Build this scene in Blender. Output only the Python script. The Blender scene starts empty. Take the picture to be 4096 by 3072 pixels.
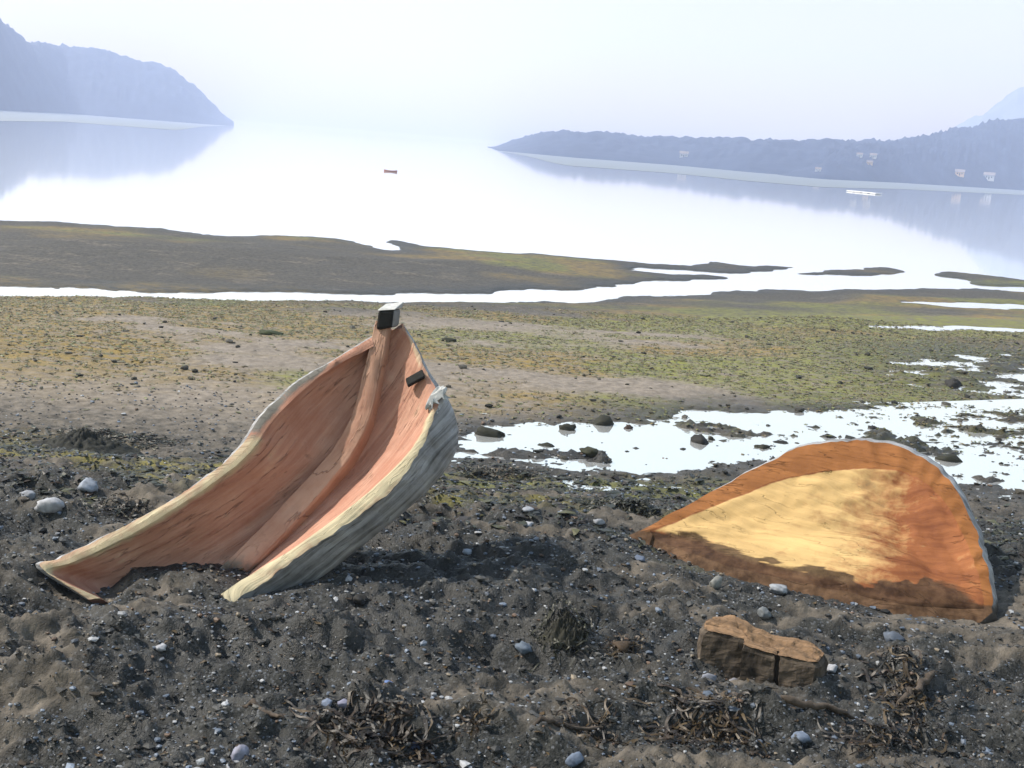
import bpy, math
import numpy as np
from mathutils import Matrix, Vector
from mathutils.bvhtree import BVHTree

# ------------------------------------------------------------------ camera, sky, sun, exposure
scene = bpy.context.scene
COL = scene.collection
FPX = 1150.0            # focal length in pixels of the 1024 wide picture
EYE = 1.5
PITCH = math.radians(11.86)
ROLL = math.radians(4.46)
SUN_AZ = math.radians(-84)      # left of straight ahead
SUN_EL = math.radians(47)

_f = np.array([0, math.cos(PITCH), -math.sin(PITCH)])
_r0 = np.array([1.0, 0, 0])
_u0 = np.cross(_r0, _f)
_r = math.cos(ROLL) * _r0 + math.sin(ROLL) * _u0
_u = -math.sin(ROLL) * _r0 + math.cos(ROLL) * _u0
CAM = np.array([0, 0, EYE])

cam_data = bpy.data.cameras.new('camera')
cam_data.sensor_width = 36
cam_data.lens = FPX / 1024 * 36
cam_data.clip_start = 0.05
cam_data.clip_end = 30000
cam = bpy.data.objects.new('camera', cam_data)
COL.objects.link(cam)
cam.matrix_world = Matrix(((_r[0], _u[0], -_f[0], 0), (_r[1], _u[1], -_f[1], 0), (_r[2], _u[2], -_f[2], EYE), (0, 0, 0, 1)))
scene.camera = cam

world = bpy.data.worlds.new('World')
scene.world = world
world.use_nodes = True
wt = world.node_tree
bg = wt.nodes['Background']
sky = wt.nodes.new('ShaderNodeTexSky')
sky.sky_type = 'NISHITA'
sky.sun_disc = False
sky.sun_elevation = SUN_EL
sky.sun_rotation = SUN_AZ % (2 * math.pi)
sky.air_density = 2.6
sky.dust_density = 1.3
sky.ozone_density = 1.0
wt.links.new(sky.outputs[0], bg.inputs[0])
bg.inputs[1].default_value = 0.13

sun_data = bpy.data.lights.new('sun', 'SUN')
sun_data.energy = 5.0
sun_data.angle = math.radians(1.0)
sun_data.color = (1.0, 0.93, 0.82)
sun = bpy.data.objects.new('sun', sun_data)
COL.objects.link(sun)
_sd = Vector((math.sin(SUN_AZ) * math.cos(SUN_EL), math.cos(SUN_AZ) * math.cos(SUN_EL), math.sin(SUN_EL)))
sun.rotation_euler = _sd.to_track_quat('Z', 'Y').to_euler()

scene.view_settings.view_transform = 'Standard'
scene.view_settings.look = 'None'
scene.view_settings.exposure = 0.52
scene.view_settings.gamma = 1.0
scene.render.engine = 'CYCLES'
scene.cycles.use_denoising = True
scene.cycles.volume_bounces = 2
scene.cycles.max_bounces = 6

# ------------------------------------------------------------------ helpers
rng = np.random.default_rng(7)
WATER = -1.2            # sea level
POOL = -0.30            # level of the tide pool behind the pieces


def ray(px, py):
    """direction through a point of the 4096 x 3072 photograph"""
    return _f + ((px / 4 - 512) / FPX) * _r - ((py / 4 - 384) / FPX) * _u


def on_z(px, py, z=0.0):
    d = ray(px, py)
    return CAM + d * ((z - EYE) / d[2])


def on_plane(px, py, p0, n):
    d = ray(px, py)
    return CAM + d * (np.dot(p0 - CAM, n) / np.dot(d, n))


def at_y(px, py, y):
    d = ray(px, py)
    return CAM + d * (y / d[1])


_tab = np.random.default_rng(3).random(65536)


def _hash(ix, iy, seed):
    h = (ix.astype(np.int64) * 374761393 + iy.astype(np.int64) * 668265263 + seed * 1442695041) & 0x7fffffff
    h = ((h ^ (h >> 13)) * 1274126177) & 0x7fffffff
    return _tab[(h ^ (h >> 16)) & 65535]


def vnoise(x, y, seed=0):
    ix = np.floor(x); iy = np.floor(y)
    fx = x - ix; fy = y - iy
    fx = fx * fx * fx * (fx * (fx * 6 - 15) + 10)
    fy = fy * fy * fy * (fy * (fy * 6 - 15) + 10)
    a = _hash(ix, iy, seed); b = _hash(ix + 1, iy, seed)
    c = _hash(ix, iy + 1, seed); d = _hash(ix + 1, iy + 1, seed)
    return (a + (b - a) * fx) * (1 - fy) + (c + (d - c) * fx) * fy


def fbm(x, y, seed=0, octv=4, gain=0.5):
    s = 0; a = 1; t = 0
    for k in range(octv):
        s = s + a * vnoise(x, y, seed + k * 17)
        t += a; a *= gain
        x = x * 2.03 + 11.3; y = y * 2.03 - 7.1
    return s / t


def sstep(a, b, x):
    t = np.clip((x - a) / (b - a), 0, 1)
    return t * t * (3 - 2 * t)


def sdf(poly, x, y):
    """signed distance, positive inside"""
    p = np.asarray(poly)[:, :2]
    x = np.asarray(x, float); y = np.asarray(y, float)
    if x.size > 5000:
        lo = p.min(0) - 7; hi = p.max(0) + 7
        k = (x > lo[0]) & (x < hi[0]) & (y > lo[1]) & (y < hi[1])
        if k.sum() < 0.98 * x.size:
            out = np.full(x.shape, -7.0)
            if k.any(): out[k] = sdf(poly, x[k], y[k])
            return out
    d = np.full(x.shape, 1e9); ins = np.zeros(x.shape, bool)
    for i in range(len(p)):
        ax, ay = p[i]; bx, by = p[(i + 1) % len(p)]
        ex, ey = bx - ax, by - ay
        t = np.clip(((x - ax) * ex + (y - ay) * ey) / (ex * ex + ey * ey + 1e-12), 0, 1)
        d = np.minimum(d, (x - ax - t * ex) ** 2 + (y - ay - t * ey) ** 2)
        c = ((ay > y) != (by > y)) & (x < (bx - ax) * (y - ay) / (by - ay + 1e-12) + ax)
        ins ^= c
    d = np.sqrt(d)
    return np.where(ins, d, -d)


def crom(pts, n):
    """Catmull-Rom resampling of a polyline"""
    p = np.asarray(pts, float)
    m = len(p)
    out = []
    for k in range(n):
        t = k / (n - 1) * (m - 1)
        i = min(int(t), m - 2); u = t - i
        p0 = p[i - 1] if i > 0 else 2 * p[0] - p[1]
        p1 = p[i]; p2 = p[i + 1]
        p3 = p[i + 2] if i + 2 < m else 2 * p[-1] - p[-2]
        out.append(0.5 * (2 * p1 + (p2 - p0) * u + (2 * p0 - 5 * p1 + 4 * p2 - p3) * u * u + (3 * p1 - p0 - 3 * p2 + p3) * u ** 3))
    return np.array(out)


def mesh(name, verts, faces, mats, parent=None, smooth=True, attrs=None, colors=None, mat_idx=None):
    me = bpy.data.meshes.new(name)
    verts = np.asarray(verts, dtype=np.float32)
    if isinstance(faces, np.ndarray):
        k = faces.shape[1]; nf = len(faces)
        me.vertices.add(len(verts)); me.vertices.foreach_set('co', verts.ravel())
        me.loops.add(nf * k); me.loops.foreach_set('vertex_index', faces.astype(np.int32).ravel())
        me.polygons.add(nf); me.polygons.foreach_set('loop_start', np.arange(0, nf * k, k, dtype=np.int32))
        me.polygons.foreach_set('loop_total', np.full(nf, k, dtype=np.int32))
    else:
        me.from_pydata(verts.tolist(), [], faces)
    for m in (mats if isinstance(mats, (list, tuple)) else [mats]):
        me.materials.append(m)
    if mat_idx is not None:
        me.polygons.foreach_set('material_index', np.asarray(mat_idx, dtype=np.int32))
    me.polygons.foreach_set('use_smooth', np.full(len(me.polygons), smooth, dtype=bool))
    for an, av in (attrs or {}).items():
        a = me.attributes.new(an, 'FLOAT', 'POINT'); a.data.foreach_set('value', np.asarray(av, dtype=np.float32).ravel())
    if colors is not None:
        a = me.attributes.new('tint', 'FLOAT_COLOR', 'POINT')
        c = np.ones((len(verts), 4), np.float32); c[:, :3] = colors
        a.data.foreach_set('color', c.ravel())
    me.update(); me.validate()
    o = bpy.data.objects.new(name, me)
    COL.objects.link(o)
    if parent is not None:
        o.parent = parent
    return o


def tag(o, label=None, cat=None, group=None, kind=None):
    if label: o['label'] = label
    if cat: o['category'] = cat
    if group: o['group'] = group
    if kind: o['kind'] = kind
    return o


def empty(name, loc):
    o = bpy.data.objects.new(name, None)
    COL.objects.link(o); o.location = loc
    return o


def grid_faces(n, m, wrap=False):
    """quads of an n x m vertex grid (rows n, columns m)"""
    i, j = np.meshgrid(np.arange(n - 1), np.arange(m if wrap else m - 1), indexing='ij')
    a = i * m + j; b = i * m + (j + 1) % m
    return np.stack([a, b, b + m, a + m], -1).reshape(-1, 4)


# ---- node materials
def new_mat(name):
    m = bpy.data.materials.new(name); m.use_nodes = True
    nt = m.node_tree
    return m, nt, nt.nodes['Principled BSDF']


class NB:
    def __init__(s, nt): s.nt = nt; s.L = nt.links.new
    def n(s, t, **kw):
        nd = s.nt.nodes.new(t)
        for k, v in kw.items(): setattr(nd, k, v)
        return nd
    def coord(s, scale=(1, 1, 1), rot=(0, 0, 0)):
        c = s.n('ShaderNodeTexCoord'); mp = s.n('ShaderNodeMapping')
        mp.inputs['Scale'].default_value = scale; mp.inputs['Rotation'].default_value = rot
        s.L(c.outputs['Object'], mp.inputs[0]); return mp.outputs[0]
    def noise(s, vec, scale, detail=4, rough=0.55, dist=0.0):
        t = s.n('ShaderNodeTexNoise'); t.inputs['Scale'].default_value = scale
        t.inputs['Detail'].default_value = detail; t.inputs['Roughness'].default_value = rough
        t.inputs['Distortion'].default_value = dist
        s.L(vec, t.inputs['Vector']); return t.outputs['Fac']
    def voro(s, vec, scale, feat='F1'):
        t = s.n('ShaderNodeTexVoronoi', feature=feat); t.inputs['Scale'].default_value = scale
        s.L(vec, t.inputs['Vector']); return t
    def ramp(s, fac, lo, hi, a=0.0, b=1.0):
        t = s.n('ShaderNodeMapRange'); t.clamp = True
        for i, v in enumerate((lo, hi, a, b)): t.inputs[i + 1].default_value = v
        s.L(fac, t.inputs[0]); return t.outputs[0]
    def mix(s, fac, a, b):
        t = s.n('ShaderNodeMix', data_type='RGBA')
        if isinstance(fac, float): t.inputs[0].default_value = fac
        else: s.L(fac, t.inputs[0])
        for k, v in ((6, a), (7, b)):
            if isinstance(v, tuple): t.inputs[k].default_value = (*v, 1)
            else: s.L(v, t.inputs[k])
        return t.outputs[2]
    def mul(s, a, b, op='MULTIPLY'):
        t = s.n('ShaderNodeMath', operation=op)
        for k, v in ((0, a), (1, b)):
            if isinstance(v, (float, int)): t.inputs[k].default_value = v
            else: s.L(v, t.inputs[k])
        return t.outputs[0]
    def attr(s, name, out='Fac'):
        t = s.n('ShaderNodeAttribute'); t.attribute_name = name; return t.outputs[out]
    def bump(s, h, strength, dist, bsdf):
        t = s.n('ShaderNodeBump'); t.inputs['Strength'].default_value = strength; t.inputs['Distance'].default_value = dist
        s.L(h, t.inputs['Height']); s.L(t.outputs[0], bsdf.inputs['Normal'])


def mat_ground():
    m, nt, b = new_mat('beach_ground'); N = NB(nt)
    v = N.coord()
    big = N.noise(v, 2.2, 5, 0.6); mid = N.noise(v, 14, 5, 0.65); fine = N.noise(v, 85, 4, 0.7)
    grit = N.voro(v, 170)
    sand = N.mix(N.ramp(mid, 0.35, 0.68), (0.038, 0.034, 0.029), (0.165, 0.140, 0.114))
    grav = N.mix(N.ramp(fine, 0.35, 0.7), (0.008, 0.009, 0.009), (0.055, 0.055, 0.052))
    speck = N.n('ShaderNodeSeparateColor'); N.L(grit.outputs['Color'], speck.inputs[0])
    grav = N.mix(N.ramp(speck.outputs[0], 0.86, 0.97), grav, (0.10, 0.105, 0.115))
    sand = N.mix(N.attr('pale'), sand, N.mix(N.ramp(mid, 0.35, 0.68), (0.13, 0.108, 0.088), (0.255, 0.215, 0.178)))
    c = N.mix(N.attr('gravel'), sand, grav)
    vf = N.coord((0.55, 1.5, 1))
    al = N.noise(vf, 9, 5, 0.7); hue = N.noise(vf, 1.3, 3, 0.6)
    green = N.mix(N.ramp(al, 0.3, 0.7), (0.07, 0.073, 0.022), (0.20, 0.20, 0.05))
    ochre = N.mix(N.ramp(al, 0.3, 0.7), (0.10, 0.07, 0.026), (0.25, 0.175, 0.055))
    alg = N.mix(N.attr('hue'), ochre, green)
    am = N.mul(N.attr('algae'), N.ramp(al, 0.36, 0.56))
    c = N.mix(am, c, alg)
    wet = N.attr('wet')
    hs = N.mix(N.mul(wet, 0.75), c, (0.014, 0.0135, 0.0125))
    N.L(hs, b.inputs['Base Color'])
    N.L(N.ramp(wet, 0.0, 1.0, 0.9, 0.45), b.inputs['Roughness'])
    b.inputs['Specular IOR Level'].default_value = 0.35
    h = N.mul(N.mul(fine, 1.0), N.mul(N.noise(v, 230, 2, 0.6), 0.35), 'ADD')
    N.bump(h, 0.6, 0.012, b)
    return m


def mat_tint(name, rough=0.75, var=0.35, scale=60, spec=0.3):
    m, nt, b = new_mat(name); N = NB(nt)
    t = N.attr('tint', 'Color')
    n = N.noise(N.coord(), scale, 4, 0.6)
    dark = N.mix(var, t, (0.02, 0.02, 0.02))
    N.L(N.mix(N.ramp(n, 0.3, 0.7), dark, t), b.inputs['Base Color'])
    b.inputs['Roughness'].default_value = rough
    b.inputs['Specular IOR Level'].default_value = spec
    N.bump(n, 0.3, 0.004, b)
    return m


def mat_simple(name, a, c, scale=30, rough=0.7, bump=0.3, bd=0.005, stretch=(1, 1, 1), spec=0.3):
    m, nt, b = new_mat(name); N = NB(nt)
    n = N.noise(N.coord(stretch), scale, 5, 0.65)
    N.L(N.mix(N.ramp(n, 0.32, 0.68), a, c), b.inputs['Base Color'])
    b.inputs['Roughness'].default_value = rough
    b.inputs['Specular IOR Level'].default_value = spec
    N.bump(n, bump, bd, b)
    return m


def mat_water(name, ior, rough, bscale, bstr, base=(0.02, 0.03, 0.035), metal=0.0):
    m, nt, b = new_mat(name); N = NB(nt)
    b.inputs['Base Color'].default_value = (*base, 1)
    b.inputs['IOR'].default_value = ior
    b.inputs['Metallic'].default_value = metal
    b.inputs['Roughness'].default_value = rough
    n = N.noise(N.coord((1, 0.35, 1)), bscale, 3, 0.5)
    N.bump(n, bstr, 0.02, b)
    return m


def mat_wood(name, dark, light, grain=(1, 1, 1), gscale=22, pale=None, dirt=None, rough=0.75, bd=0.006, grey=None):
    """carved wood: grain along the 'ga'/'gc' attributes (metres); pale follows 'sap', dirt and grey theirs"""
    m, nt, b = new_mat(name); N = NB(nt)
    v1 = N.coord()
    cb = N.n('ShaderNodeCombineXYZ')
    N.L(N.mul(N.attr('ga'), 2.2), cb.inputs[0]); N.L(N.mul(N.attr('gc'), 26.0), cb.inputs[1])
    v = cb.outputs[0]
    g = N.noise(v, 1.0, 6, 0.62, 0.5); fine = N.noise(v, 4.5, 3, 0.6)
    blot = N.noise(v1, 6.5, 5, 0.62); chip = N.noise(v1, 26, 3, 0.6)
    c = N.mix(N.ramp(N.mul(N.mul(N.mul(g, 0.5), N.mul(blot, 0.4), 'ADD'), N.mul(fine, 0.1), 'ADD'), 0.36, 0.62), dark, light)
    c = N.mix(N.ramp(chip, 0.62, 0.78, 0.0, 0.35), c, tuple(x * 0.45 for x in dark))
    cb2 = N.n('ShaderNodeCombineXYZ')
    N.L(N.mul(N.attr('ga'), 1.3), cb2.inputs[0]); N.L(N.mul(N.attr('gc'), 9.0), cb2.inputs[1])
    ck = N.mul(N.mul(N.noise(cb2.outputs[0], 1.6, 4, 0.6), 0.5, 'SUBTRACT'), 0.0, 'ADD')
    ck = N.ramp(N.mul(ck, 0.0, 'ABSOLUTE'), 0.002, 0.010, 1.0, 0.0)
    ck = N.mul(ck, N.ramp(blot, 0.46, 0.56))
    c = N.mix(N.mul(ck, 0.4), c, tuple(x * 0.2 for x in dark))
    nz = N.mul(N.mul(blot, 0.8), N.mul(N.mul(g, 0.45), N.mul(chip, 0.25), 'ADD'), 'ADD')
    if pale:
        pc = N.mix(N.ramp(g, 0.35, 0.65), tuple(x * 0.74 for x in pale), pale)
        c = N.mix(N.ramp(N.mul(N.attr('cream'), nz, 'ADD'), 0.88, 1.28), c, pc)
    if grey:
        c = N.mix(N.ramp(N.mul(N.attr('grey'), nz, 'ADD'), 1.0, 1.25), c, grey)
    if dirt:
        dc = N.mix(N.ramp(N.mul(N.mul(chip, 0.5), N.mul(blot, 0.5), 'ADD'), 0.38, 0.62), tuple(x * 0.45 for x in dirt), tuple(min(1, x * 2.0) for x in dirt))
        c = N.mix(N.ramp(N.mul(N.attr('dirt'), nz, 'ADD'), 0.98, 1.22, 0.0, 0.9), c, dc)
    N.L(c, b.inputs['Base Color'])
    b.inputs['Roughness'].default_value = rough
    b.inputs['Specular IOR Level'].default_value = 0.15
    fac = N.voro(v1, 17, 'SMOOTH_F1').outputs['Distance']
    hh = N.mul(N.mul(g, 0.8), N.mul(N.mul(fine, 0.3), N.mul(chip, 0.5), 'ADD'), 'ADD')
    N.bump(N.mul(N.mul(hh, N.mul(fac, 1.5), 'ADD'), N.mul(ck, 0.8), 'SUBTRACT'), 0.7, bd, b)
    return m


def sharpen(o, groups):
    """hard edges where neighbouring faces belong to different groups"""
    me = o.data; seen = {}
    sh = np.zeros(len(me.edges), bool)
    for p in me.polygons:
        for li in p.loop_indices:
            e = me.loops[li].edge_index
            if e in seen and groups[seen[e]] != groups[p.index]: sh[e] = True
            seen[e] = p.index
    a = me.attributes.get('sharp_edge') or me.attributes.new('sharp_edge', 'BOOLEAN', 'EDGE')
    a.data.foreach_set('value', sh)


# ------------------------------------------------------------------ the shore: height of the ground
BAR = [on_z(px, py, WATER) for px, py in ((-900, 1120), (0, 1150), (700, 1163), (1500, 1180), (1900, 1175), (2250, 1158), (2600, 1127), (2940, 1111), (2700, 1100), (2480, 1080), (2560, 1070), (2800, 1082), (2950, 1090), (3180, 1070), (2980, 1064), (2840, 1040), (2760, 1066), (2560, 1052), (2200, 1020), (1900, 1008), (1720, 985), (1585, 965), (1600, 1000), (1540, 1003), (1440, 975), (1390, 962), (1250, 945), (1050, 946), (900, 948), (640, 920), (420, 903), (230, 890), (0, 884), (-900, 800))]
BAR2 = [on_z(px, py, WATER) for px, py in ((3220, 1097), (3400, 1102), (3600, 1101), (3630, 1084), (3540, 1072), (3440, 1080), (3310, 1082))]
BAR3 = [on_z(px, py, WATER) for px, py in ((3700, 1100), (3850, 1118), (3920, 1140), (4096, 1146), (4500, 1190), (4500, 1130), (4096, 1122), (3920, 1098), (3800, 1092))]
NEAR = [on_z(px, py, WATER) for px, py in ((-1200, 1290), (0, 1236), (320, 1230), (340, 1215), (700, 1222), (1100, 1226), (1500, 1226), (2000, 1218), (2400, 1203), (2900, 1172), (3300, 1160), (3500, 1165), (3700, 1158), (4096, 1165), (4700, 1200))] 
NEAR = NEAR + [np.array([60, 5, 0]), np.array([60, -40, 0]), np.array([-60, -40, 0]), np.array([-60, 5, 0])]
PUD = [on_z(px, py, POOL) for px, py in ((1800, 1760), (1900, 1712), (2100, 1690), (2350, 1672), (2700, 1655), (3100, 1648), (3500, 1640), (4096, 1610), (4700, 1640), (4700, 2000), (4096, 1960), (3700, 1930), (3300, 1905), (2900, 1900), (2600, 1902), (2350, 1885), (2200, 1850), (1960, 1850), (1840, 1840))]


def base_z(x, y):
    v = y - 0.5 * x * sstep(7, 20, y)
    z = np.interp(v, [-50, 4.6, 5.9, 8.5, 10, 15, 20.5, 22, 40], [0.3, 0.0, -0.29, -0.29, -0.36, -0.78, -1.15, -1.19, -1.3])
    return z, v


STRIPS = []
def _strip(pts):
    c = np.mean(pts, axis=0)
    d = ray(*c); t = 3.0
    while (CAM + d * t)[2] > base_z(*(CAM + d * t)[:2])[0]: t += 0.02
    z = (CAM + d * t)[2] + 0.015
    STRIPS.append((z, [on_z(px, py, z) for px, py in pts]))
_strip(((3380, 1308), (3600, 1316), (4096, 1332), (4500, 1346), (4500, 1326), (4096, 1312), (3700, 1302), (3500, 1301)))
_strip(((3600, 1208), (3800, 1226), (4096, 1240), (4500, 1262), (4500, 1240), (4096, 1221), (3850, 1212)))

_strip(((3420, 1520), (3560, 1460), (3800, 1430), (4096, 1400), (4500, 1420), (4500, 1640), (4096, 1600), (3800, 1585), (3550, 1560)))
MOUNDS = []         # (x, y, rx, ry, h) heaps and hollows set by what the photograph shows


def mound_px(px, py, rx, ry, h):
    p = on_z(px, py, 0); MOUNDS.append((p[0], p[1], rx, ry, h))


mound_px(300, 2385, 0.22, 0.10, -0.05)
mound_px(350, 2600, 0.30, 0.10, 0.055)
mound_px(80, 2800, 0.32, 0.10, 0.06)
mound_px(1180, 2560, 0.22, 0.09, 0.05)
mound_px(640, 2480, 0.16, 0.08, 0.04)
mound_px(1300, 2660, 0.16, 0.06, 0.05)
mound_px(2270, 2560, 0.10, 0.06, 0.06)
mound_px(1500, 2840, 0.25, 0.07, 0.05)
mound_px(2900, 2880, 0.22, 0.07, 0.04)
mound_px(3650, 2740, 0.12, 0.10, 0.06)


CARVE = [(-0.075, [on_z(px, py) for px, py in ((200, 2300), (385, 2368), (470, 2300), (420, 2240))]),
         (-0.045, [on_z(px, py) for px, py in ((2600, 2125), (3000, 2100), (3500, 2100), (3900, 2300), (3950, 2450), (3700, 2440), (3500, 2415), (3300, 2360), (3050, 2315), (2850, 2265), (2700, 2215))]),
         (-0.012, [on_z(px, py) for px, py in ((230, 2300), (390, 2375), (480, 2288), (700, 2262), (1000, 2250), (1080, 2205), (1200, 2080), (800, 2000), (400, 2150))]),
         (-0.02, [on_z(px, py) for px, py in ((900, 2395), (1250, 2290), (1500, 2220), (1600, 2130), (1300, 2100), (1000, 2300))])]


def ground(x, y, full=False):
    x = np.asarray(x, float); y = np.asarray(y, float)
    z, v = base_z(x, y)
    near = 1 - sstep(4.3, 7.0, v)
    a = 0.25; xr = x * math.cos(a) - y * math.sin(a); yr = x * math.sin(a) + y * math.cos(a)
    w1 = fbm(xr * 1.9 + 0.35 * vnoise(x * 3, y * 3, 9), yr * 5.2, 5, 4)
    w2 = fbm(x * 6.5, y * 11, 23, 4, 0.55)
    w3 = fbm(x * 34, y * 38, 41, 3, 0.6)
    rid = 1 - np.abs(2 * w1 - 1)
    z = z + near * (0.135 * (rid - 0.77) + 0.09 * (w2 - 0.5) + 0.048 * (w3 - 0.5) - 0.01)
    mid = (1 - near) * (1 - sstep(14, 24, v))
    z = z + mid * (0.03 * (w2 - 0.5) + 0.012 * (w3 - 0.5)) + (1 - near) * 0.05 * (fbm(x * 0.7, y * 0.9, 77, 3) - 0.5)
    for mx, my, rx, ry, h in MOUNDS:
        q = ((x - mx) / rx) ** 2 + ((y - my) / ry) ** 2
        z = z + 1.35 * h * np.exp(-q) * (0.75 + 0.5 * w2)
    for cap, poly in CARVE:
        z = np.minimum(z, cap + (0.30 if cap > -0.06 else 0.9) * np.maximum(0, -sdf(poly, x, y)) + 0.02 * (w3 - 0.5))
    # tide pool: a level dip with stony islets
    wob = (fbm(x * 1.3, y * 2.4, 51, 3) - 0.5)
    dp = sdf(PUD, x, y) + wob * 0.55
    t = sstep(-0.15, 0.25, dp)
    isl = fbm(x * 2.6, y * 3.8, 61, 4, 0.6)
    shoal = sstep(1.2, 4.2, x) * 0.012
    floor = POOL - 0.028 + shoal + 0.20 * np.clip(isl - 0.55, 0, 1) + 0.085 * (w2 - 0.5) + 0.045 * (w3 - 0.5)
    z = z * (1 - t) + floor * t
    wet = sstep(-0.7, 0.05, dp)
    for ks, (zs, poly) in enumerate(STRIPS):
        d = sdf(poly, x, y) + wob * 0.5
        bank = sstep(-1.8, -0.6, d)
        z = z * (1 - bank) + np.maximum(z, zs + 0.012) * bank
        t2 = sstep(-0.12, 0.2, d)
        z = z * (1 - t2) + (zs - 0.03 + ((0.05 * np.clip(isl - 0.58, 0, 1)) if ks < 2 else (0.034 + 0.10 * (isl - 0.5) + 0.06 * (w2 - 0.5) + 0.02 * (w3 - 0.5)))) * t2
    # low-tide channel and sand bars
    far = sstep(14, 17, v)
    sh = np.full(x.shape, -9.0)
    for poly in (BAR, BAR2, BAR3):
        sh = np.maximum(sh, sdf(poly, x, y))
    sn = np.full(x.shape, 9.0); kf = v > 13
    if kf.any(): sn[kf] = sdf(NEAR, x[kf], y[kf])
    sh = np.maximum(sh, sn)
    edge = sh + (fbm(x * 0.9, y * 0.9, 71, 4, 0.6) - 0.5) * 0.9
    zf = WATER + np.where(edge > 0, 0.015 + 0.22 * sstep(0, 6, edge), 0) + np.clip(edge, -4, 0.2) * 0.10 + 0.02 * (w2 - 0.5)
    tt = sstep(0.0, 1.2, edge) * (sn > 0)
    z = z * (1 - far) + (zf * (1 - tt) + np.maximum(z, WATER + 0.06) * tt) * far
    if not full: return z
    # what lies on it
    gm = fbm(x * 1.5, y * 3.2, 83, 4, 0.55)
    grav = near * sstep(0.31, 0.50, gm * 0.72 + 0.28 * w2 - 0.35 * (rid - 0.72))
    wrack = sstep(4.25, 4.8, v + wob * 0.8) * (1 - sstep(5.9, 6.4, v + wob * 0.8))
    grav = np.maximum(grav, wrack * sstep(0.32, 0.5, gm))
    grav = np.maximum(grav, t * (0.75 * sstep(0.4, 0.6, gm)))
    bars = far * (sh > -1)
    grav = np.maximum(grav, 0.6 * sstep(13.5, 17, v) * sstep(0.15, 0.4, gm))
    grav = np.maximum(grav, 0.35 * sstep(1.5, 5, x) * sstep(7, 9, v))
    p1 = fbm(x * 0.55 + 3, y * 0.8, 91, 4, 0.55)
    alg = sstep(6.6, 8.6, v) * (1 - sstep(15.5, 18, v)) * sstep(0.32, 0.54, p1 + 0.10 * sstep(0, 4, x))
    alg = np.maximum(alg, far * 0.8 * sstep(0.44, 0.62, fbm(x * 0.22, y * 0.3, 95, 3)))
    alg = np.maximum(alg, wrack * 0.75 * sstep(0.45, 0.6, fbm(x * 1.2, y * 2.2, 97, 3)))
    alg = alg * (1 - 0.8 * sstep(3.5, 6.0, x) * sstep(7, 8, v) * (1 - sstep(10, 13, v)))
    hue = np.clip(sstep(0.42, 0.6, fbm(x * 0.5, y * 0.6, 99, 3) + 0.05 * np.clip(x, -2, 2)) + wrack * 0.6, 0, 1)
    wet = np.maximum(wet, 0.75 * far * (1 - sstep(0.0, 1.0, edge)))
    wet = np.maximum(wet, 0.9 * sstep(2.6, 4.8, x) * sstep(7.2, 8.2, v) * (1 - sstep(11, 14, v)))
    wet = np.maximum(wet, near * 0.95 * sstep(0.47, 0.62, 0.6 * gm + 0.4 * fbm(x * 3.1, y * 6.5, 109, 3)))
    ground.pale = sstep(6.3, 7.4, v) * (1 - sstep(13, 18, v))
    return z, grav, alg, hue, wet


def hit(px, py):
    """where the ray through a photograph point meets the ground"""
    d = ray(px, py)
    lo, hi, st = (2.2, 40, 0.1) if py > 1400 else (5, 80, 0.3)
    for _ in range(3):
        q = np.arange(lo, hi, st); P = CAM + q[:, None] * d
        k = max(1, int(np.argmax(P[:, 2] < ground(P[:, 0], P[:, 1]))))
        lo, hi, st = q[k - 1], q[k] + st * 0.5, st / 12
    return P[k]


M_ground = mat_ground()
ys = np.concatenate([np.linspace(-40, 1.4, 22), np.geomspace(1.45, 64, 1130)])
ts = np.linspace(-1, 1, 620)
Y, T = np.meshgrid(ys, ts, indexing='ij')
X = T * (0.72 * np.abs(Y) + 1.6)
Z, grav, alg, hue, wet = ground(X, Y, True)
mesh('beach', np.stack([X, Y, Z], -1).reshape(-1, 3), grid_faces(*Y.shape), M_ground,
     attrs={'gravel': grav, 'algae': alg, 'hue': hue, 'wet': wet, 'pale': ground.pale})['kind'] = 'structure'

M_sea = mat_water('sea_water', 3.0, 0.045, 1.2, 0.02, (0.88, 0.88, 0.87), 0.65)
M_pool = mat_water('pool_water', 3.0, 0.07, 6, 0.03, (0.86, 0.86, 0.85), 0.75)
M_ruff = mat_water('ruffled_water', 3.0, 0.6, 1.2, 0.0)
S = 9000
xs = np.array([-S, -2000, -500, -120, 120, 500, 2000, S]); yy = np.array([12, 60, 300, 1000, 3000, 2 * S])
gx, gy = np.meshgrid(xs, yy)
mesh('sea', np.stack([gx, gy, np.full(gx.shape, WATER)], -1).reshape(-1, 3), grid_faces(*gx.shape), M_sea)['kind'] = 'structure'


def flat_sheet(name, poly, z, grow, mat):
    c = np.mean(poly, axis=0)
    p = [(*(q[:2] + (q[:2] - c[:2]) / (np.linalg.norm(q[:2] - c[:2]) + 1e-6) * grow), z) for q in poly]
    o = mesh(name, p, [list(range(len(p)))], mat, smooth=False); o['kind'] = 'structure'
    return o


flat_sheet('tide_pool_water', PUD, POOL, 0.5, M_pool)
for zs, poly in STRIPS:
    flat_sheet('tide_pool_water', poly, zs, 0.25, M_pool)

# ------------------------------------------------------------------ hills across the water
def horizon_y(px): return 567 + 0.078 * (px - 2048)


HILLS = []


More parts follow.
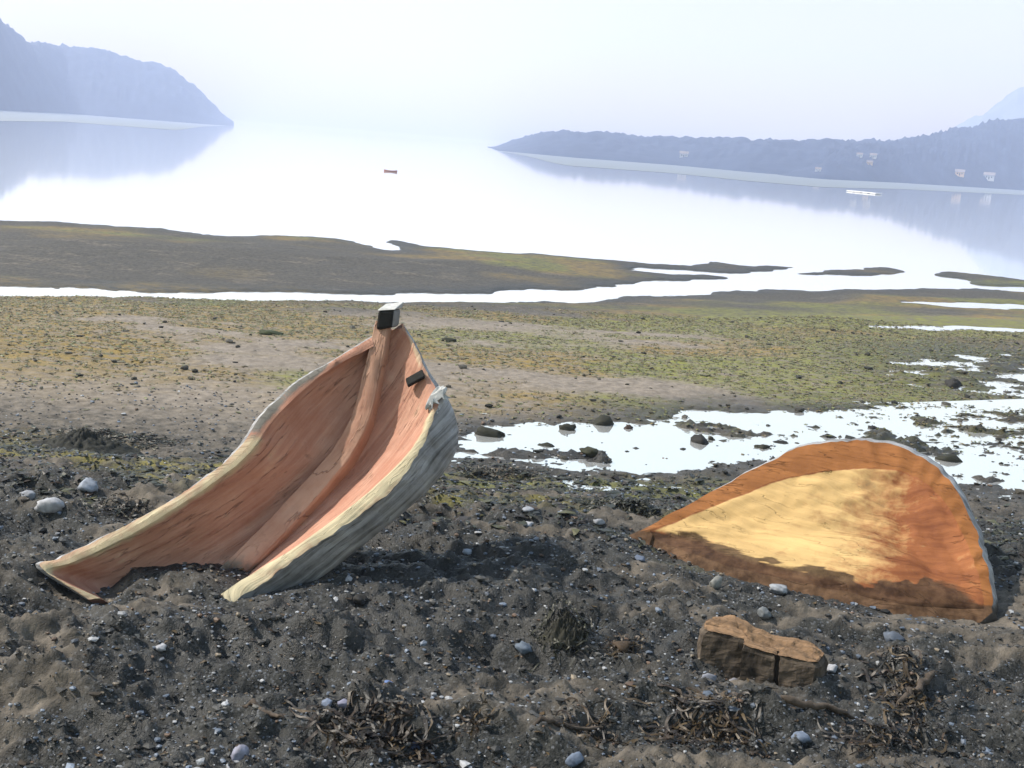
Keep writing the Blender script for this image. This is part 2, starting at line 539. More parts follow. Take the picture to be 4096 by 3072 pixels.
def hill(name, cols, mat, width, bumps, base=None, far=None, seed=0, ruffle=0.0):
    """cols: (px, ridge py); base: (px, shore py) polyline, or far: (px, shore distance)"""
    cx = [c[0] for c in cols]
    n = 260; m = 34
    px = np.linspace(cx[0], cx[-1], n)
    top = np.interp(px, cx, [c[1] for c in cols])
    V = np.zeros((m, n, 3)); shore = []
    for i in range(n):
        if base:
            by = np.interp(px[i], [b[0] for b in base], [b[1] for b in base])
            s = on_z(px[i], by, WATER)[:2]; r = np.linalg.norm(s); a = s / r; r = min(r, 520.0); s = a * r
        else:
            r = np.interp(px[i], [b[0] for b in far], [b[1] for b in far])
            d = ray(px[i], horizon_y(px[i])); a = d[:2] / np.linalg.norm(d[:2]); s = a * r
        shore.append(s)
        d = ray(px[i], top[i]); hd = np.linalg.norm(d[:2]); b2 = d[:2] / hd
        R = r + width * r
        zr = EYE + R * d[2] / hd
        H = max(zr - WATER, 0.05)
        for j in range(m):
            t = j / (m - 1) * 2
            if t <= 1:
                V[j, i, :2] = s + (b2 * R - s) * t
                V[j, i, 2] = WATER - 0.3 + (H + 0.3) * (0.35 * math.sin(t * math.pi / 2) + 0.65 * t ** 0.85)
            else:
                V[j, i, :2] = b2 * R * (1 + (t - 1) * width)
                V[j, i, 2] = WATER - 0.3 + (H + 0.3) * math.cos((t - 1) * math.pi / 2)
    x, y = V[..., 0], V[..., 1]
    sc = 1.0 / (bumps * 4)
    k = np.clip((V[..., 2] - WATER) / (bumps * 3), 0, 1)
    V[..., 2] += k * bumps * ((fbm(x * sc, y * sc, seed + 5, 4, 0.6) - 0.5) * 1.5 + (fbm(x * sc * 5, y * sc * 5, seed + 8, 2) - 0.5) * 0.8)
    gf = grid_faces(m, n)
    o = mesh(name, V.reshape(-1, 3), gf, mat); o['kind'] = 'structure'
    HILLS.append(BVHTree.FromPolygons(V.reshape(-1, 3).tolist(), gf.tolist()))
    if ruffle:
        shore = np.array(shore)
        e = np.linspace(0, 1, n); e = 1 - (1 - sstep(0.0, 0.10, e)) - (1 - sstep(0.0, 0.10, 1 - e))
        W = np.zeros((2, n, 3)); W[0, :, :2] = shore * 1.01; W[1, :, :2] = shore * (1 - (1 - ruffle) * np.clip(e, 0.005, 1))[:, None]
        W[..., 2] = WATER + 0.02
        q = mesh('ruffled_water', W.reshape(-1, 3), grid_faces(2, n), M_ruff); q['kind'] = 'structure'
    return o


M_forest = mat_simple('far_forest', (0.010, 0.020, 0.048), (0.030, 0.045, 0.085), 0.10, 0.9, 0.0)  # part of the haze's blue is put into the forest colour
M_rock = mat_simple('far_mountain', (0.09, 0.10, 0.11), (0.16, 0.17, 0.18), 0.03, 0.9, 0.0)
L_base = ((-1500, 380), (0, 442), (500, 466), (935, 494))
hill('headland_hill', ((-1500, 100), (-600, 80), (-150, 50), (0, 76), (40, 105), (85, 146), (120, 166), (200, 178), (350, 190), (500, 222), (650, 258), (720, 296), (800, 358), (850, 415), (900, 465), (935, 488)), M_forest, 0.22, 3.0, base=L_base, seed=1, ruffle=0.45)
R_base = ((1950, 600), (2300, 632), (2700, 662), (3000, 690), (3300, 714), (3600, 728), (4096, 758), (5200, 840))
hill('low_coast_hill', ((1950, 598), (2050, 562), (2150, 535), (2230, 526), (2400, 530), (2600, 545), (2800, 553), (3000, 556), (3150, 560), (3300, 566), (3500, 562), (3700, 552), (3900, 545), (4300, 560), (5200, 600)), M_forest, 0.35, 2.2, base=R_base, seed=3, ruffle=0.58)
hill('wooded_coast_hill', ((3050, 705), (3250, 640), (3450, 580), (3650, 548), (3850, 512), (3950, 488), (4050, 474), (4150, 468), (4400, 440), (5200, 380)), M_forest, 0.25, 2.6, base=tuple((a, b + 4) for a, b in R_base), seed=4)
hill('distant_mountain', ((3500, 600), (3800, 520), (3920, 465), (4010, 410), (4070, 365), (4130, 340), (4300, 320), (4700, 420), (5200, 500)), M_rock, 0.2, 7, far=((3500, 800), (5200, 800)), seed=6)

# ------------------------------------------------------------------ the air
M_haze = bpy.data.materials.new('haze_air'); M_haze.use_nodes = True
_nt = M_haze.node_tree; _nt.nodes.clear()
_o = _nt.nodes.new('ShaderNodeOutputMaterial'); _v = _nt.nodes.new('ShaderNodeVolumePrincipled')
_v.inputs['Color'].default_value = (0.61, 0.705, 1.0, 1)
_v.inputs['Density'].default_value = 0.00135
_v.inputs['Anisotropy'].default_value = 0.1
_nt.links.new(_v.outputs[0], _o.inputs['Volume'])
hx, hy0, hy1, hz0, hz1 = 900, -60, 1020, -4, 95
hv = [(-hx, hy0, hz0), (hx, hy0, hz0), (hx, hy1, hz0), (-hx, hy1, hz0), (-hx, hy0, hz1), (hx, hy0, hz1), (hx, hy1, hz1), (-hx, hy1, hz1)]
tag(mesh('haze', hv, [(0, 3, 2, 1), (4, 5, 6, 7), (0, 1, 5, 4), (1, 2, 6, 5), (2, 3, 7, 6), (3, 0, 4, 7)], M_haze, smooth=False),
    'pale blue haze lying over the bay and hills', 'haze', kind='stuff')

# ------------------------------------------------------------------ rough lumps
_ico = None
def ico(sub):
    import bmesh
    bm = bmesh.new(); bmesh.ops.create_icosphere(bm, subdivisions=sub, radius=1)
    v = np.array([x.co[:] for x in bm.verts]); f = np.array([[q.index for q in x.verts] for x in bm.faces]); bm.free()
    return v, f
V1, F1 = ico(1); V3, F3 = ico(3)


def lump(v, seed, amp=0.5, fr=1.6):
    n = fbm(v[:, 0] * fr + seed * 3.7 + v[:, 2] * 1.1, v[:, 1] * fr + seed * 1.3 - v[:, 2] * 0.9, seed, 3)
    n2 = fbm(v[:, 0] * fr * 3.1 + v[:, 2] * 2.3 + seed, v[:, 1] * fr * 3.1 - v[:, 2] * 1.9, seed + 3, 3)
    w = v * (1 + amp * (n - 0.5) + amp * 0.45 * (n2 - 0.5))[:, None]
    g = np.random.default_rng(seed)
    for _ in range(5):          # broken faces
        d = g.normal(size=3); d /= np.linalg.norm(d); c = g.uniform(0.55, 0.85)
        h = w @ d; w = w - np.outer(np.clip(h - c, 0, None) * 0.85, d)
    return w


# ------------------------------------------------------------------ left piece: upright bow of a dugout canoe
M_in = mat_wood('hewn_cedar', (0.31, 0.14, 0.095), (0.48, 0.28, 0.205), (1, 1, 1), 9, pale=(0.56, 0.48, 0.32), dirt=(0.05, 0.043, 0.036), grey=(0.15, 0.14, 0.125), bd=0.008)
M_stem = mat_wood('stem_cedar', (0.31, 0.155, 0.105), (0.49, 0.305, 0.22), (1, 1, 1), 10, dirt=(0.078, 0.072, 0.060))
M_bark = mat_wood('weathered_hull', (0.08, 0.077, 0.076), (0.46, 0.46, 0.475), dirt=(0.05, 0.04, 0.03), rough=0.9, bd=0.012)
M_black = mat_simple('black_iron', (0.005, 0.005, 0.005), (0.014, 0.014, 0.012), 60, 0.8, 0.3, 0.003)
M_white = mat_simple('bleached_wood', (0.330, 0.330, 0.324), (0.492, 0.492, 0.480), 40, 0.7, 0.5, 0.006)

bA = on_z(186, 2297); bB = on_z(900, 2365); bP = at_y(1535, 1236, 4.22)
bn = np.cross(bB - bA, bP - bA); bn /= np.linalg.norm(bn)
if np.dot(bn, CAM - bA) < 0: bn = -bn
ax = (bP - (bA + bB) / 2); ax /= np.linalg.norm(ax)
side = np.cross(bn, ax); side /= np.linalg.norm(side)
if side[0] < 0: side = -side


def bow(px, py, back=0.0): return on_plane(px, py, bA - bn * back, bn)


ROWS = [  # inner left rim, outer left rim, keel, keel depth, inner right rim, outer right rim, right bulge
    ((1494, 1385), (1492, 1338), (1538, 1312), 0.015, (1608, 1312), (1612, 1296), (1614, 1305)),
    ((1339, 1466), (1337, 1436), (1516, 1440), 0.065, (1650, 1385), (1660, 1378), (1668, 1395)),
    ((1213, 1560), (1200, 1512), (1492, 1560), 0.105, (1688, 1487), (1702, 1478), (1715, 1500)),
    ((1085, 1690), (1048, 1648), (1452, 1705), 0.145, (1722, 1585), (1750, 1572), (1790, 1610)),
    ((1000, 1812), (935, 1785), (1390, 1818), 0.175, (1718, 1665), (1738, 1672), (1828, 1705)),
    ((867, 1921), (790, 1908), (1309, 1930), 0.20, (1650, 1795), (1662, 1828), (1822, 1810)),
    ((726, 2015), (648, 2000), (1213, 2035), 0.21, (1512, 1936), (1566, 1958), (1730, 1945)),
    ((570, 2113), (488, 2086), (1122, 2130), 0.21, (1345, 2072), (1404, 2088), (1580, 2080)),
    ((413, 2195), (330, 2166), (1030, 2225), 0.21, (1172, 2196), (1236, 2205), (1410, 2215)),
    ((290, 2250), (215, 2222), (930, 2320), 0.20, (1040, 2275), (1105, 2292), (1270, 2320)),
    ((186, 2290), (150, 2256), (830, 2415), 0.19, (895, 2368), (948, 2395), (1100, 2430)),
    ((400, 2392), (330, 2400), (690, 2540), 0.18, (730, 2480), (780, 2520), (930, 2560)),
]
ROWS = [(r[0], tuple(r[0][q] + (0.66 if k > 3 else 0.85) * (r[1][q] - r[0][q]) for q in (0, 1))) + r[2:] for k, r in enumerate(ROWS)]
NS = 90
cv = {}
for k, key in ((0, 'L'), (1, 'LO'), (4, 'R'), (5, 'RO')):
    cv[key] = crom([bow(*r[k]) for r in ROWS], NS)
cv['K'] = crom([bow(*r[2], r[3]) for r in ROWS], NS)
cv['RB'] = crom([bow(*r[6], 0.02 + r[3] * 0.55) for r in ROWS], NS)
dk = np.interp(np.linspace(0, 1, NS), np.linspace(0, 1, len(ROWS)), [r[3] for r in ROWS])
bow_root = empty('canoe_bow', tuple((bA + bB) / 2))
tag(bow_root, 'hollowed wooden canoe bow standing upright in the mud with black tipped prow', 'canoe piece', 'cut canoe pieces planted in the beach')
NI = 17; NO = 9
V = []; cream = []; dirt = []
for i in range(NS):
    L, K, R, LO, RO, RB = (cv[k][i] for k in ('L', 'K', 'R', 'LO', 'RO', 'RB'))
    d = dk[i]; row = []; sp = []; dr = []
    wl = np.linalg.norm(K - L); wr = np.linalg.norm(R - K)
    for j in range(NI):
        t = j / (NI - 1)
        row.append(L + (K - L) * t - bn * (0.16 * wl * math.sin(math.pi * t) ** 0.9 * (1 - 0.35 * t))); sp.append(0); dr.append(0)
    for j in range(1, NI):
        t = j / (NI - 1)
        row.append(K + (R - K) * t - bn * (0.13 * wr * math.sin(math.pi * t))); sp.append(0); dr.append(0)
    KO = K - bn * (0.05 + 0.05 * min(1, d / 0.1))
    ring = [R, R * .5 + RO * .5 + bn * 0.004, RO]
    out_ctrl = [RO, RB, (RB + KO) / 2 - bn * 0.03 + side * 0.02, KO, (LO + KO) / 2 - bn * (0.16 * wl + 0.03), LO - bn * (0.25 * d + 0.01) - side * 0.01, LO]
    V.append((row, ring, crom(out_ctrl, 26), [LO, LO * .5 + L * .5 + bn * 0.004, L]))
rows = [np.array(v[0] + v[1][1:] + list(v[2][1:]) + v[3][1:-1]) for v in V]
m = len(rows[0]); P = np.array(rows)
n_in = 2 * NI - 1
si = np.linspace(0, 1, NS)
# tool marks and roughness
u = np.arange(m)[None, :] * 0.35 + 0 * si[:, None]; w = si[:, None] * 30 + 0 * u
P -= bn * (0.010 * (fbm(u * 1.3, w, 131, 3) - 0.5))[..., None]
rim_noise = (fbm(si * 24, si * 0, 133, 4, 0.7) - 0.5) * 0.03
for j in range(n_in, n_in + 2): P[:, j] += rim_noise[:, None] * side
rn2 = (fbm(si * 30, si * 0 + 4, 135, 4, 0.7) - 0.5) * 0.022
for j, q in ((m - 2, 0.6), (m - 3, 1.0), (m - 4, 1.0), (0, 0.35), (n_in - 1, 0.3)): P[:, j] += (rn2 * q)[:, None] * side + (rn2 * q * 0.5)[:, None] * bn
creamm = np.zeros((NS, m)); dirtm = np.zeros((NS, m))
zz = P[..., 2]
dirtm[:] = np.clip(0.35 - (zz + 0.12) / 0.05, 0, 0.5)
matidx = []
fc = grid_faces(NS, m, True)
jj = fc[:, 0] % m; ii = fc[:, 0] // m
inner = jj < n_in - 1
rimR = (jj >= n_in - 1) & (jj < n_in + 1)
rimL = jj >= m - 2
rim = rimR | rimL
mi = np.where(inner, 0, np.where(rim, 0, 1))
ss = si[ii]
grp = np.where(inner, 0, np.where(rim, 1, 2))
greym = np.zeros((NS, m))
for j, q in ((m - 2, 0.6), (m - 1, 0.55), (m - 3, 0.6), (0, 0.15)): greym[:, j] = q * sstep(0.06, 0.14, si) * (1 - sstep(0.30, 0.36, si))
len_s = np.concatenate([[0], np.cumsum(np.linalg.norm(np.diff(P[:, NI], axis=0), axis=1))])
ga = np.repeat(len_s[:, None], m, 1) + 0 * creamm; gc = np.concatenate([np.zeros((NS, 1)), np.cumsum(np.linalg.norm(np.diff(P, axis=1), axis=2), axis=1)], 1)
cream_row = np.clip(sstep(0.30, 0.38, si) * 0.75, 0, 1)
for j in [n_in - 1, n_in, n_in + 1]: creamm[:, j] = np.where(si < 0.22, 0.25, cream_row * (0.8 if j != n_in + 1 else 0.65))
for j, q in ((m - 2, 0.30), (m - 1, 0.42), (0, 0.52)): creamm[:, j] = sstep(0.29, 0.34, si) * q
cap0 = [list(range(m))[::-1]]; cap1 = [[(NS - 1) * m + k for k in range(m)]]
hull = mesh('hull', P.reshape(-1, 3), [list(map(int, f)) for f in fc] + cap0 + cap1, [M_in, M_bark], bow_root,
            attrs={'cream': creamm, 'dirt': dirtm, 'grey': greym, 'ga': ga, 'gc': gc}, mat_idx=list(mi) + [0, 0])
sharpen(hull, list(grp) + [3, 3])
hull.matrix_parent_inverse = Matrix.Translation(-bow_root.location)

# raised stem running down the middle
KC = cv['K']
sec = [(-1.0, -0.8), (-0.97, 0.0), (-0.93, 0.82), (-0.84, 0.98), (-0.3, 1.0), (0.2, 1.0), (0.62, 0.94), (0.76, 0.80), (1.05, -0.8)]
V = []; dd = []
for i in range(NS):
    s = si[i]
    wd = np.interp(s, [0, 0.1, 0.3, 0.6, 1], [0.030, 0.036, 0.044, 0.050, 0.050])
    ht = np.interp(s, [0, 0.1, 0.4, 1], [0.045, 0.06, 0.064, 0.048])
    tan = KC[min(i + 1, NS - 1)] - KC[max(i - 1, 0)]; tan /= np.linalg.norm(tan)
    sd = np.cross(tan, bn); sd /= np.linalg.norm(sd)
    if np.dot(sd, side) < 0: sd = -sd
    for a, b in sec:
        p = KC[i] + sd * a * wd + bn * (b * ht)
        p = p + bn * (float(fbm(np.array(s * 14), np.array(a * 1.5), 171, 3)) - 0.5) * 0.012 + sd * (float(fbm(np.array(s * 11), np.array(b * 0.3 + 4), 173, 3)) - 0.5) * 0.012
        V.append(p); dd.append(np.clip(0.55 - p[2] / 0.10, 0, 0.6))
stem = mesh('stem', V, grid_faces(NS, len(sec)), M_stem, bow_root, attrs={'dirt': dd, 'ga': np.repeat(len_s, len(sec)), 'gc': np.tile(np.linspace(0, 0.12, len(sec)), NS)})
_g = np.array([0, 0, 1, 2, 2, 2, 3, 4]); sharpen(stem, np.tile(_g, NS - 1).tolist())
stem.matrix_parent_inverse = Matrix.Translation(-bow_root.location)


def part(name, verts, faces, mats, root, smooth=False, bevel=0.0, **kw):
    o = mesh(name, verts, faces, mats, root, smooth=smooth, **kw)
    o.matrix_parent_inverse = Matrix.Translation(-root.location)
    if bevel:
        b = o.modifiers.new('bevel', 'BEVEL'); b.width = bevel; b.segments = 2
    return o


BOXF = [(0, 1, 2, 3), (7, 6, 5, 4), (0, 4, 5, 1), (1, 5, 6, 2), (2, 6, 7, 3), (3, 7, 4, 0)]
# prow head: blackened front, bleached top
yh = KC[0][1] - 0.055
fr = [at_y(1501, 1322, yh), at_y(1570, 1310, yh), at_y(1578, 1238, yh + 0.01), at_y(1510, 1242, yh + 0.01)]
bkv = np.array([0.020, 0.055, -0.002])
part('prow_head', fr + [q + bkv for q in fr], BOXF, [M_black, M_bark], bow_root, bevel=0.010, mat_idx=[0, 1, 0, 1, 0, 0])
tp = [at_y(1508, 1243, yh + 0.008), at_y(1580, 1239, yh + 0.008)]
part('prow_cap', [tp[0], tp[1], tp[1] + bkv * 1.05 + [0, 0, 0.0], tp[0] + bkv * 1.05] + [q + np.array([0.004, 0.008, h]) for q, h in ((tp[0], 0.006), (tp[1], 0.006), (tp[1] + bkv * 1.08, 0.026), (tp[0] + bkv * 1.0, 0.022))], BOXF, [M_white], bow_root, bevel=0.004)


def strap(pa, pb, w, th):
    d = pb - pa; d /= np.linalg.norm(d); s2 = np.cross(d, bn); s2 /= np.linalg.norm(s2)
    q = [pa - s2 * w, pb - s2 * w, pb + s2 * w, pa + s2 * w]
    return q + [x + bn * th for x in q]


part('iron_strap', strap(bow(1628, 1538, 0.03), bow(1696, 1500, 0.0), 0.016, 0.02), BOXF, [M_black], bow_root, bevel=0.004)
# splintered white end of the right rim
_rs = np.random.default_rng(5)
V = []; F = []
_v = lump(V3, 77, 1.0, 1.5)
_c = bow(1742, 1592, -0.002)
V += list(_c + np.outer(_v[:, 0] * 0.022, side) + np.outer(_v[:, 1] * 0.052, ax) + np.outer(_v[:, 2] * 0.018, bn))
F += F3.tolist()
for k in range(9):
    a = _c + ax * _rs.uniform(-0.04, 0.035) + bn * _rs.uniform(-0.012, 0.012)
    l = side * _rs.uniform(0.02, 0.045) - ax * _rs.uniform(-0.01, 0.045) + bn * _rs.uniform(-0.012, 0.006)
    w = ax * _rs.uniform(0.006, 0.012); t = bn * _rs.uniform(0.005, 0.010)
    o0 = len(V); V += [a - w - t, a + w - t, a + w + t, a - w + t, a + l - w * 0.2, a + l + w * 0.2]
    F += [[o0 + q for q in f] for f in ((0, 1, 5, 4), (1, 2, 5), (2, 3, 4, 5), (3, 0, 4), (3, 2, 1, 0))]
part('splintered_rim', V, F, [M_white], bow_root)

# ------------------------------------------------------------------ right piece: canoe end lying tilted on its side
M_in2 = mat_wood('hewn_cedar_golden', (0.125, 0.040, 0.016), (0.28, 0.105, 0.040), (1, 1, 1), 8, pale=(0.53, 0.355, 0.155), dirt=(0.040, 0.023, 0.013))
M_rim2 = mat_wood('cut_cedar_rim', (0.14, 0.053, 0.016), (0.27, 0.11, 0.036), (1, 1, 1), 12, dirt=(0.060, 0.036, 0.021))
I_up = [(2600, 2122), (2800, 2045), (3000, 1962), (3150, 1908), (3280, 1886), (3420, 1872), (3540, 1876), (3640, 1896), (3740, 1965), (3825, 2080), (3890, 2230), (3922, 2340), (3938, 2435)]
O_up = [(2470, 2165), (2710, 2042), (2920, 1925), (3060, 1852), (3200, 1786), (3370, 1762), (3510, 1768), (3650, 1808), (3770, 1895), (3865, 2030), (3925, 2190), (3955, 2320), (3974, 2450)]
I_lo = [(3800, 2432), (3600, 2415), (3400, 2372), (3200, 2330), (3000, 2286), (2850, 2245), (2720, 2200), (2630, 2160)]
cA = on_z(2560, 2135); cB = on_z(3965, 2445); cT = at_y(3370, 1762, 4.62)
cn = np.cross(cB - cA, cT - cA); cn /= np.linalg.norm(cn)
if np.dot(cn, CAM - cA) < 0: cn = -cn
up_i = crom([on_plane(*p, cA, cn) for p in I_up], 90)
up_o = crom([on_plane(*p, cA - cn * 0.004, cn) for p in O_up], 90)
lo_i = crom([up_i[-1]] + [on_z(*p, -0.015) for p in I_lo] + [up_i[0]], 44)[1:-1]
lo_o = lo_i + np.array([-0.01, -0.035, -0.05])
IN = np.concatenate([up_i, lo_i]); OUT = np.concatenate([up_o, lo_o])
n = len(IN)
ctr = IN.mean(0) + (cB - cA) * 0.10
NR = 34
rings = []
D = 0.075
cdir = cn * [1, 1, 0.15]; cdir /= np.linalg.norm(cdir)
wup = np.concatenate([np.ones(len(up_i)), np.zeros(len(lo_i))])
for _ in range(12): wup = (np.roll(wup, 1) + wup + np.roll(wup, -1)) / 3
ulo = np.clip(((IN - cA) @ (cB - cA)) / np.dot(cB - cA, cB - cA), 0, 1)
for k in range(NR):
    r = (k + 0.5) / (NR - 0.5)
    q = ctr + (IN - ctr) * r
    pr = D * (1 - r ** 2.2) * wup + (D * (1 - r) ** 1.4 - 0.055 * np.sin(math.pi * r) * (0.6 + 0.6 * ulo)) * (1 - wup)
    q = q - cdir * (pr * (0.45 + 0.55 * np.clip(((q - cA) @ (cB - cA)) / np.dot(cB - cA, cB - cA) * 1.2, 0, 1)))[:, None]
    rings.append(q)
rings[-1] = IN.copy()
rings.append((IN + OUT) / 2 + cn * 0.002)
rings.append(OUT)
c3 = OUT.mean(0)
outw = OUT - c3; outw /= np.linalg.norm(outw, axis=1)[:, None]
rings.append(OUT + outw * 0.022 - cn * 0.03)
for r, dep in ((0.98, 0.10), (0.85, 0.19), (0.6, 0.245), (0.3, 0.26), (0.02, 0.265)):
    rings.append(c3 + (OUT - c3) * r - cdir * dep + outw * 0.022 * r)
P = np.array(rings); NRt = len(P); outv = outw
ph = np.arange(n) / n * 2 * np.pi
for k in range(NRt):
    rr = k / NR
    f = fbm(np.cos(ph) * 4 * rr + 9, np.sin(ph) * 4 * rr + 5, 141, 3) - 0.5
    P[k] -= cn * (f * 0.03 * (1 if k < NR - 1 else 0.25))[:, None]
    if k >= NR - 1: P[k] += cn * ((fbm(ph * 12, ph * 0, 143, 4, 0.7) - 0.5) * 0.022)[:, None] + outv * ((fbm(ph * 10, ph * 0 + 3, 145, 4, 0.7) - 0.5) * (0.02 if k >= NR else 0.008))[:, None]
P[0] = P[0].mean(0)
AB = cB - cA; uu = ((P - cA) @ AB) / np.dot(AB, AB); zz = P[..., 2]
creamm = 0.64 * sstep(0.90, 0.40, uu) * sstep(0.0, 0.03, zz)  # cream colour on the left of the inner face, fading rightwards
creamm = np.where(np.arange(NRt)[:, None] <= NR - 2, creamm, 0)
wv = 0.6 * fbm(uu * 13, zz * 14, 151, 3, 0.65) + 0.4 * fbm(uu * 45, zz * 60, 153, 2) 
rk = np.arange(NRt)[:, None] / (NR - 1.0) + 0 * uu
band = np.interp(uu, [0, 0.3, 0.5, 0.62, 0.75, 1.0], [0.80, 0.76, 0.78, 0.74, 0.56, 0.48])
dirtm = 0.75 * sstep(band - 0.05, band + 0.14, rk + (wv - 0.5) * 0.75) * (1 - wup)[None, :]
dirtm = np.maximum(dirtm, 0.7 * sstep(0.03, 0.0, zz))
moss_shade = np.exp(-(((uu - 0.90) / 0.07) ** 2 + ((zz - 0.30) / 0.035) ** 2)) * 0.55 + np.exp(-(((uu - 0.60) / 0.03) ** 2 + ((zz - 0.27) / 0.03) ** 2)) * 0.4  # dark spots: mossy shade near the rim, painted through the dirt mask
dirtm = np.clip(np.where(np.arange(NRt)[:, None] <= NR - 2, dirtm + moss_shade, dirtm), 0, 0.8)
fc = grid_faces(NRt, n, True)
ki = fc[:, 0] // n
mi = np.where(ki < NR - 1, 0, np.where(ki < NR + 1, 1, 2))
end_root = empty('canoe_end', tuple((cA + cB) / 2))
tag(end_root, 'golden scooped wooden canoe end half sunk on its side in the gravel', 'canoe piece', 'cut canoe pieces planted in the beach')
caps = [[(NRt - 1) * n + k for k in range(n)][::-1]]
_vin = np.cross(cn, AB / np.linalg.norm(AB))
gcm = np.abs((P - cA) @ _vin) + np.abs((P - cA) @ cn)
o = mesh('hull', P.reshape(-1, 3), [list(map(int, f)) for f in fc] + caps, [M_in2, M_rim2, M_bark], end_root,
         attrs={'cream': creamm, 'dirt': dirtm, 'ga': uu * 1.3, 'gc': gcm}, mat_idx=list(mi) + [2])
sharpen(o, list(mi) + [2])
o.matrix_parent_inverse = Matrix.Translation(-end_root.location)

# ------------------------------------------------------------------ block of driftwood
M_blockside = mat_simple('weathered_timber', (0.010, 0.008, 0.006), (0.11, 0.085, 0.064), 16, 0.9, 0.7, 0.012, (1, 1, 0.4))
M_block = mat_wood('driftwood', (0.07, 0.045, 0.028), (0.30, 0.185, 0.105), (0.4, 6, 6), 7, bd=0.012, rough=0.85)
b0 = hit(2765, 2660); b1 = hit(3285, 2735)
ex = (b1 - b0); ex[2] = 0; bl = np.linalg.norm(ex); ex /= bl
ey = np.array([-ex[1], ex[0], 0.0])
zb = min(b0[2], b1[2]) - 0.03
plan = [(0, 0.05), (0.02, 0.018), (0.145, 0.030), (0.15, 0.030), (0.155, -0.005), (0.255, 0.0), (0.258, 0.022), (0.268, 0.022), (0.272, 0.0), (0.375, 0.004), (0.395, 0.03), (0.40, 0.09), (0.36, 0.118), (0.30, 0.122), (0.22, 0.128), (0.16, 0.133), (0.08, 0.137), (0.02, 0.13), (-0.005, 0.09)]
sc_ = bl / 0.40
V = []; n = len(plan)
def topz(x, y): return 0.132 + 0.02 * math.exp(-((x - 0.09) / 0.07) ** 2) + 0.016 * math.exp(-((x - 0.34) / 0.07) ** 2) - 0.05 * x + 0.03 * (y - 0.06)
for lay, (zf, shr) in enumerate(((0, 1.0), (0.45, 1.01), (0.9, 0.995), (1.0, 0.93))):
    for x, y in plan:
        x2 = 0.2 + (x - 0.2) * shr; y2 = 0.065 + (y - 0.065) * shr
        j = (vnoise(np.array(x * 60 + lay * 3.1), np.array(y * 60.0), 161) - 0.5) * 0.006
        V.append(b0 * [1, 1, 0] + ex * (x2 + j) * sc_ + ey * (y2 + j) * sc_ * 1.2 + np.array([0, 0, zb + topz(x, y) * zf * 1.0]))
F = [[a * n + k, a * n + (k + 1) % n, (a + 1) * n + (k + 1) % n, (a + 1) * n + k] for a in range(3) for k in range(n)]
# top: strips between front and back edge
NX = 30; NY = 8
top = []
pf = crom([V[3 * n + k] for k in range(0, 11)], NX); pb = crom([V[3 * n + k] for k in [18, 17, 16, 15, 14, 13, 12, 11]], NX)
o0 = len(V)
for i in range(NX):
    for j in range(NY):
        t = j / (NY - 1); p = pf[i] * (1 - t) + pb[i] * t
        g = (fbm(np.array(i * 0.35), np.array(j * 1.7), 163, 3) - 0.5) * 0.022 * math.sin(math.pi * t)
        gr = -0.016 * math.exp(-((t - 0.5) / 0.12) ** 2) * math.exp(-((i / NX - 0.45) / 0.25) ** 2)
        V.append(p + np.array([0, 0, g + gr + 0.001]))
F += [[int(q) + o0 for q in f] for f in grid_faces(NX, NY)]
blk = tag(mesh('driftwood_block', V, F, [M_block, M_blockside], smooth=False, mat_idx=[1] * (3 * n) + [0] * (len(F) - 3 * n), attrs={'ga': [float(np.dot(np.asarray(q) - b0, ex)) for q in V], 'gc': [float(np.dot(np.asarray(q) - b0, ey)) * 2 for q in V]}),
    'short weathered timber block with notched side lying below the golden canoe end', 'wood block')
sd_ = blk.modifiers.new('sub', 'SUBSURF'); sd_.subdivision_type = 'SIMPLE'; sd_.levels = 3; sd_.render_levels = 3
tx_ = bpy.data.textures.new('block_rough', 'CLOUDS'); tx_.noise_scale = 0.035; tx_.noise_depth = 4
dp_ = blk.modifiers.new('rough', 'DISPLACE'); dp_.texture = tx_; dp_.strength = 0.015; dp_.mid_level = 0.55; dp_.texture_coords = 'LOCAL'

# ------------------------------------------------------------------ stones
M_stone = mat_tint('stone', 0.8, 0.5, 45)


def stone(px, py, wpx, label, color, hr=0.6, dr=0.8, name='stone', group=None, cat='stone', seed=None, amp=0.95, sink=0.3):
    p = hit(px, py); dist = np.linalg.norm(p - CAM)
    w = wpx / 4 / FPX * dist / 2
    seed = seed or int(px * 7 + py) % 997
    if group == PG: amp = 1.1; color = tuple(0.6 * q for q in color)
    v = lump(V3, seed, amp, 1.7) * [w, w * dr, w * hr]
    a = seed % 6.28; c, s = math.cos(a * 0.1), math.sin(a * 0.1)
    v = v @ np.array([[c, s, 0], [-s, c, 0], [0, 0, 1]])
    v[:, 2] += w * hr * (1 - 2 * sink)
    o = mesh(name, v, F3, M_stone, colors=np.tile(np.array(color), (len(v), 1)))
    o.location = tuple(p)
    tag(o, label, cat, group)
    return o


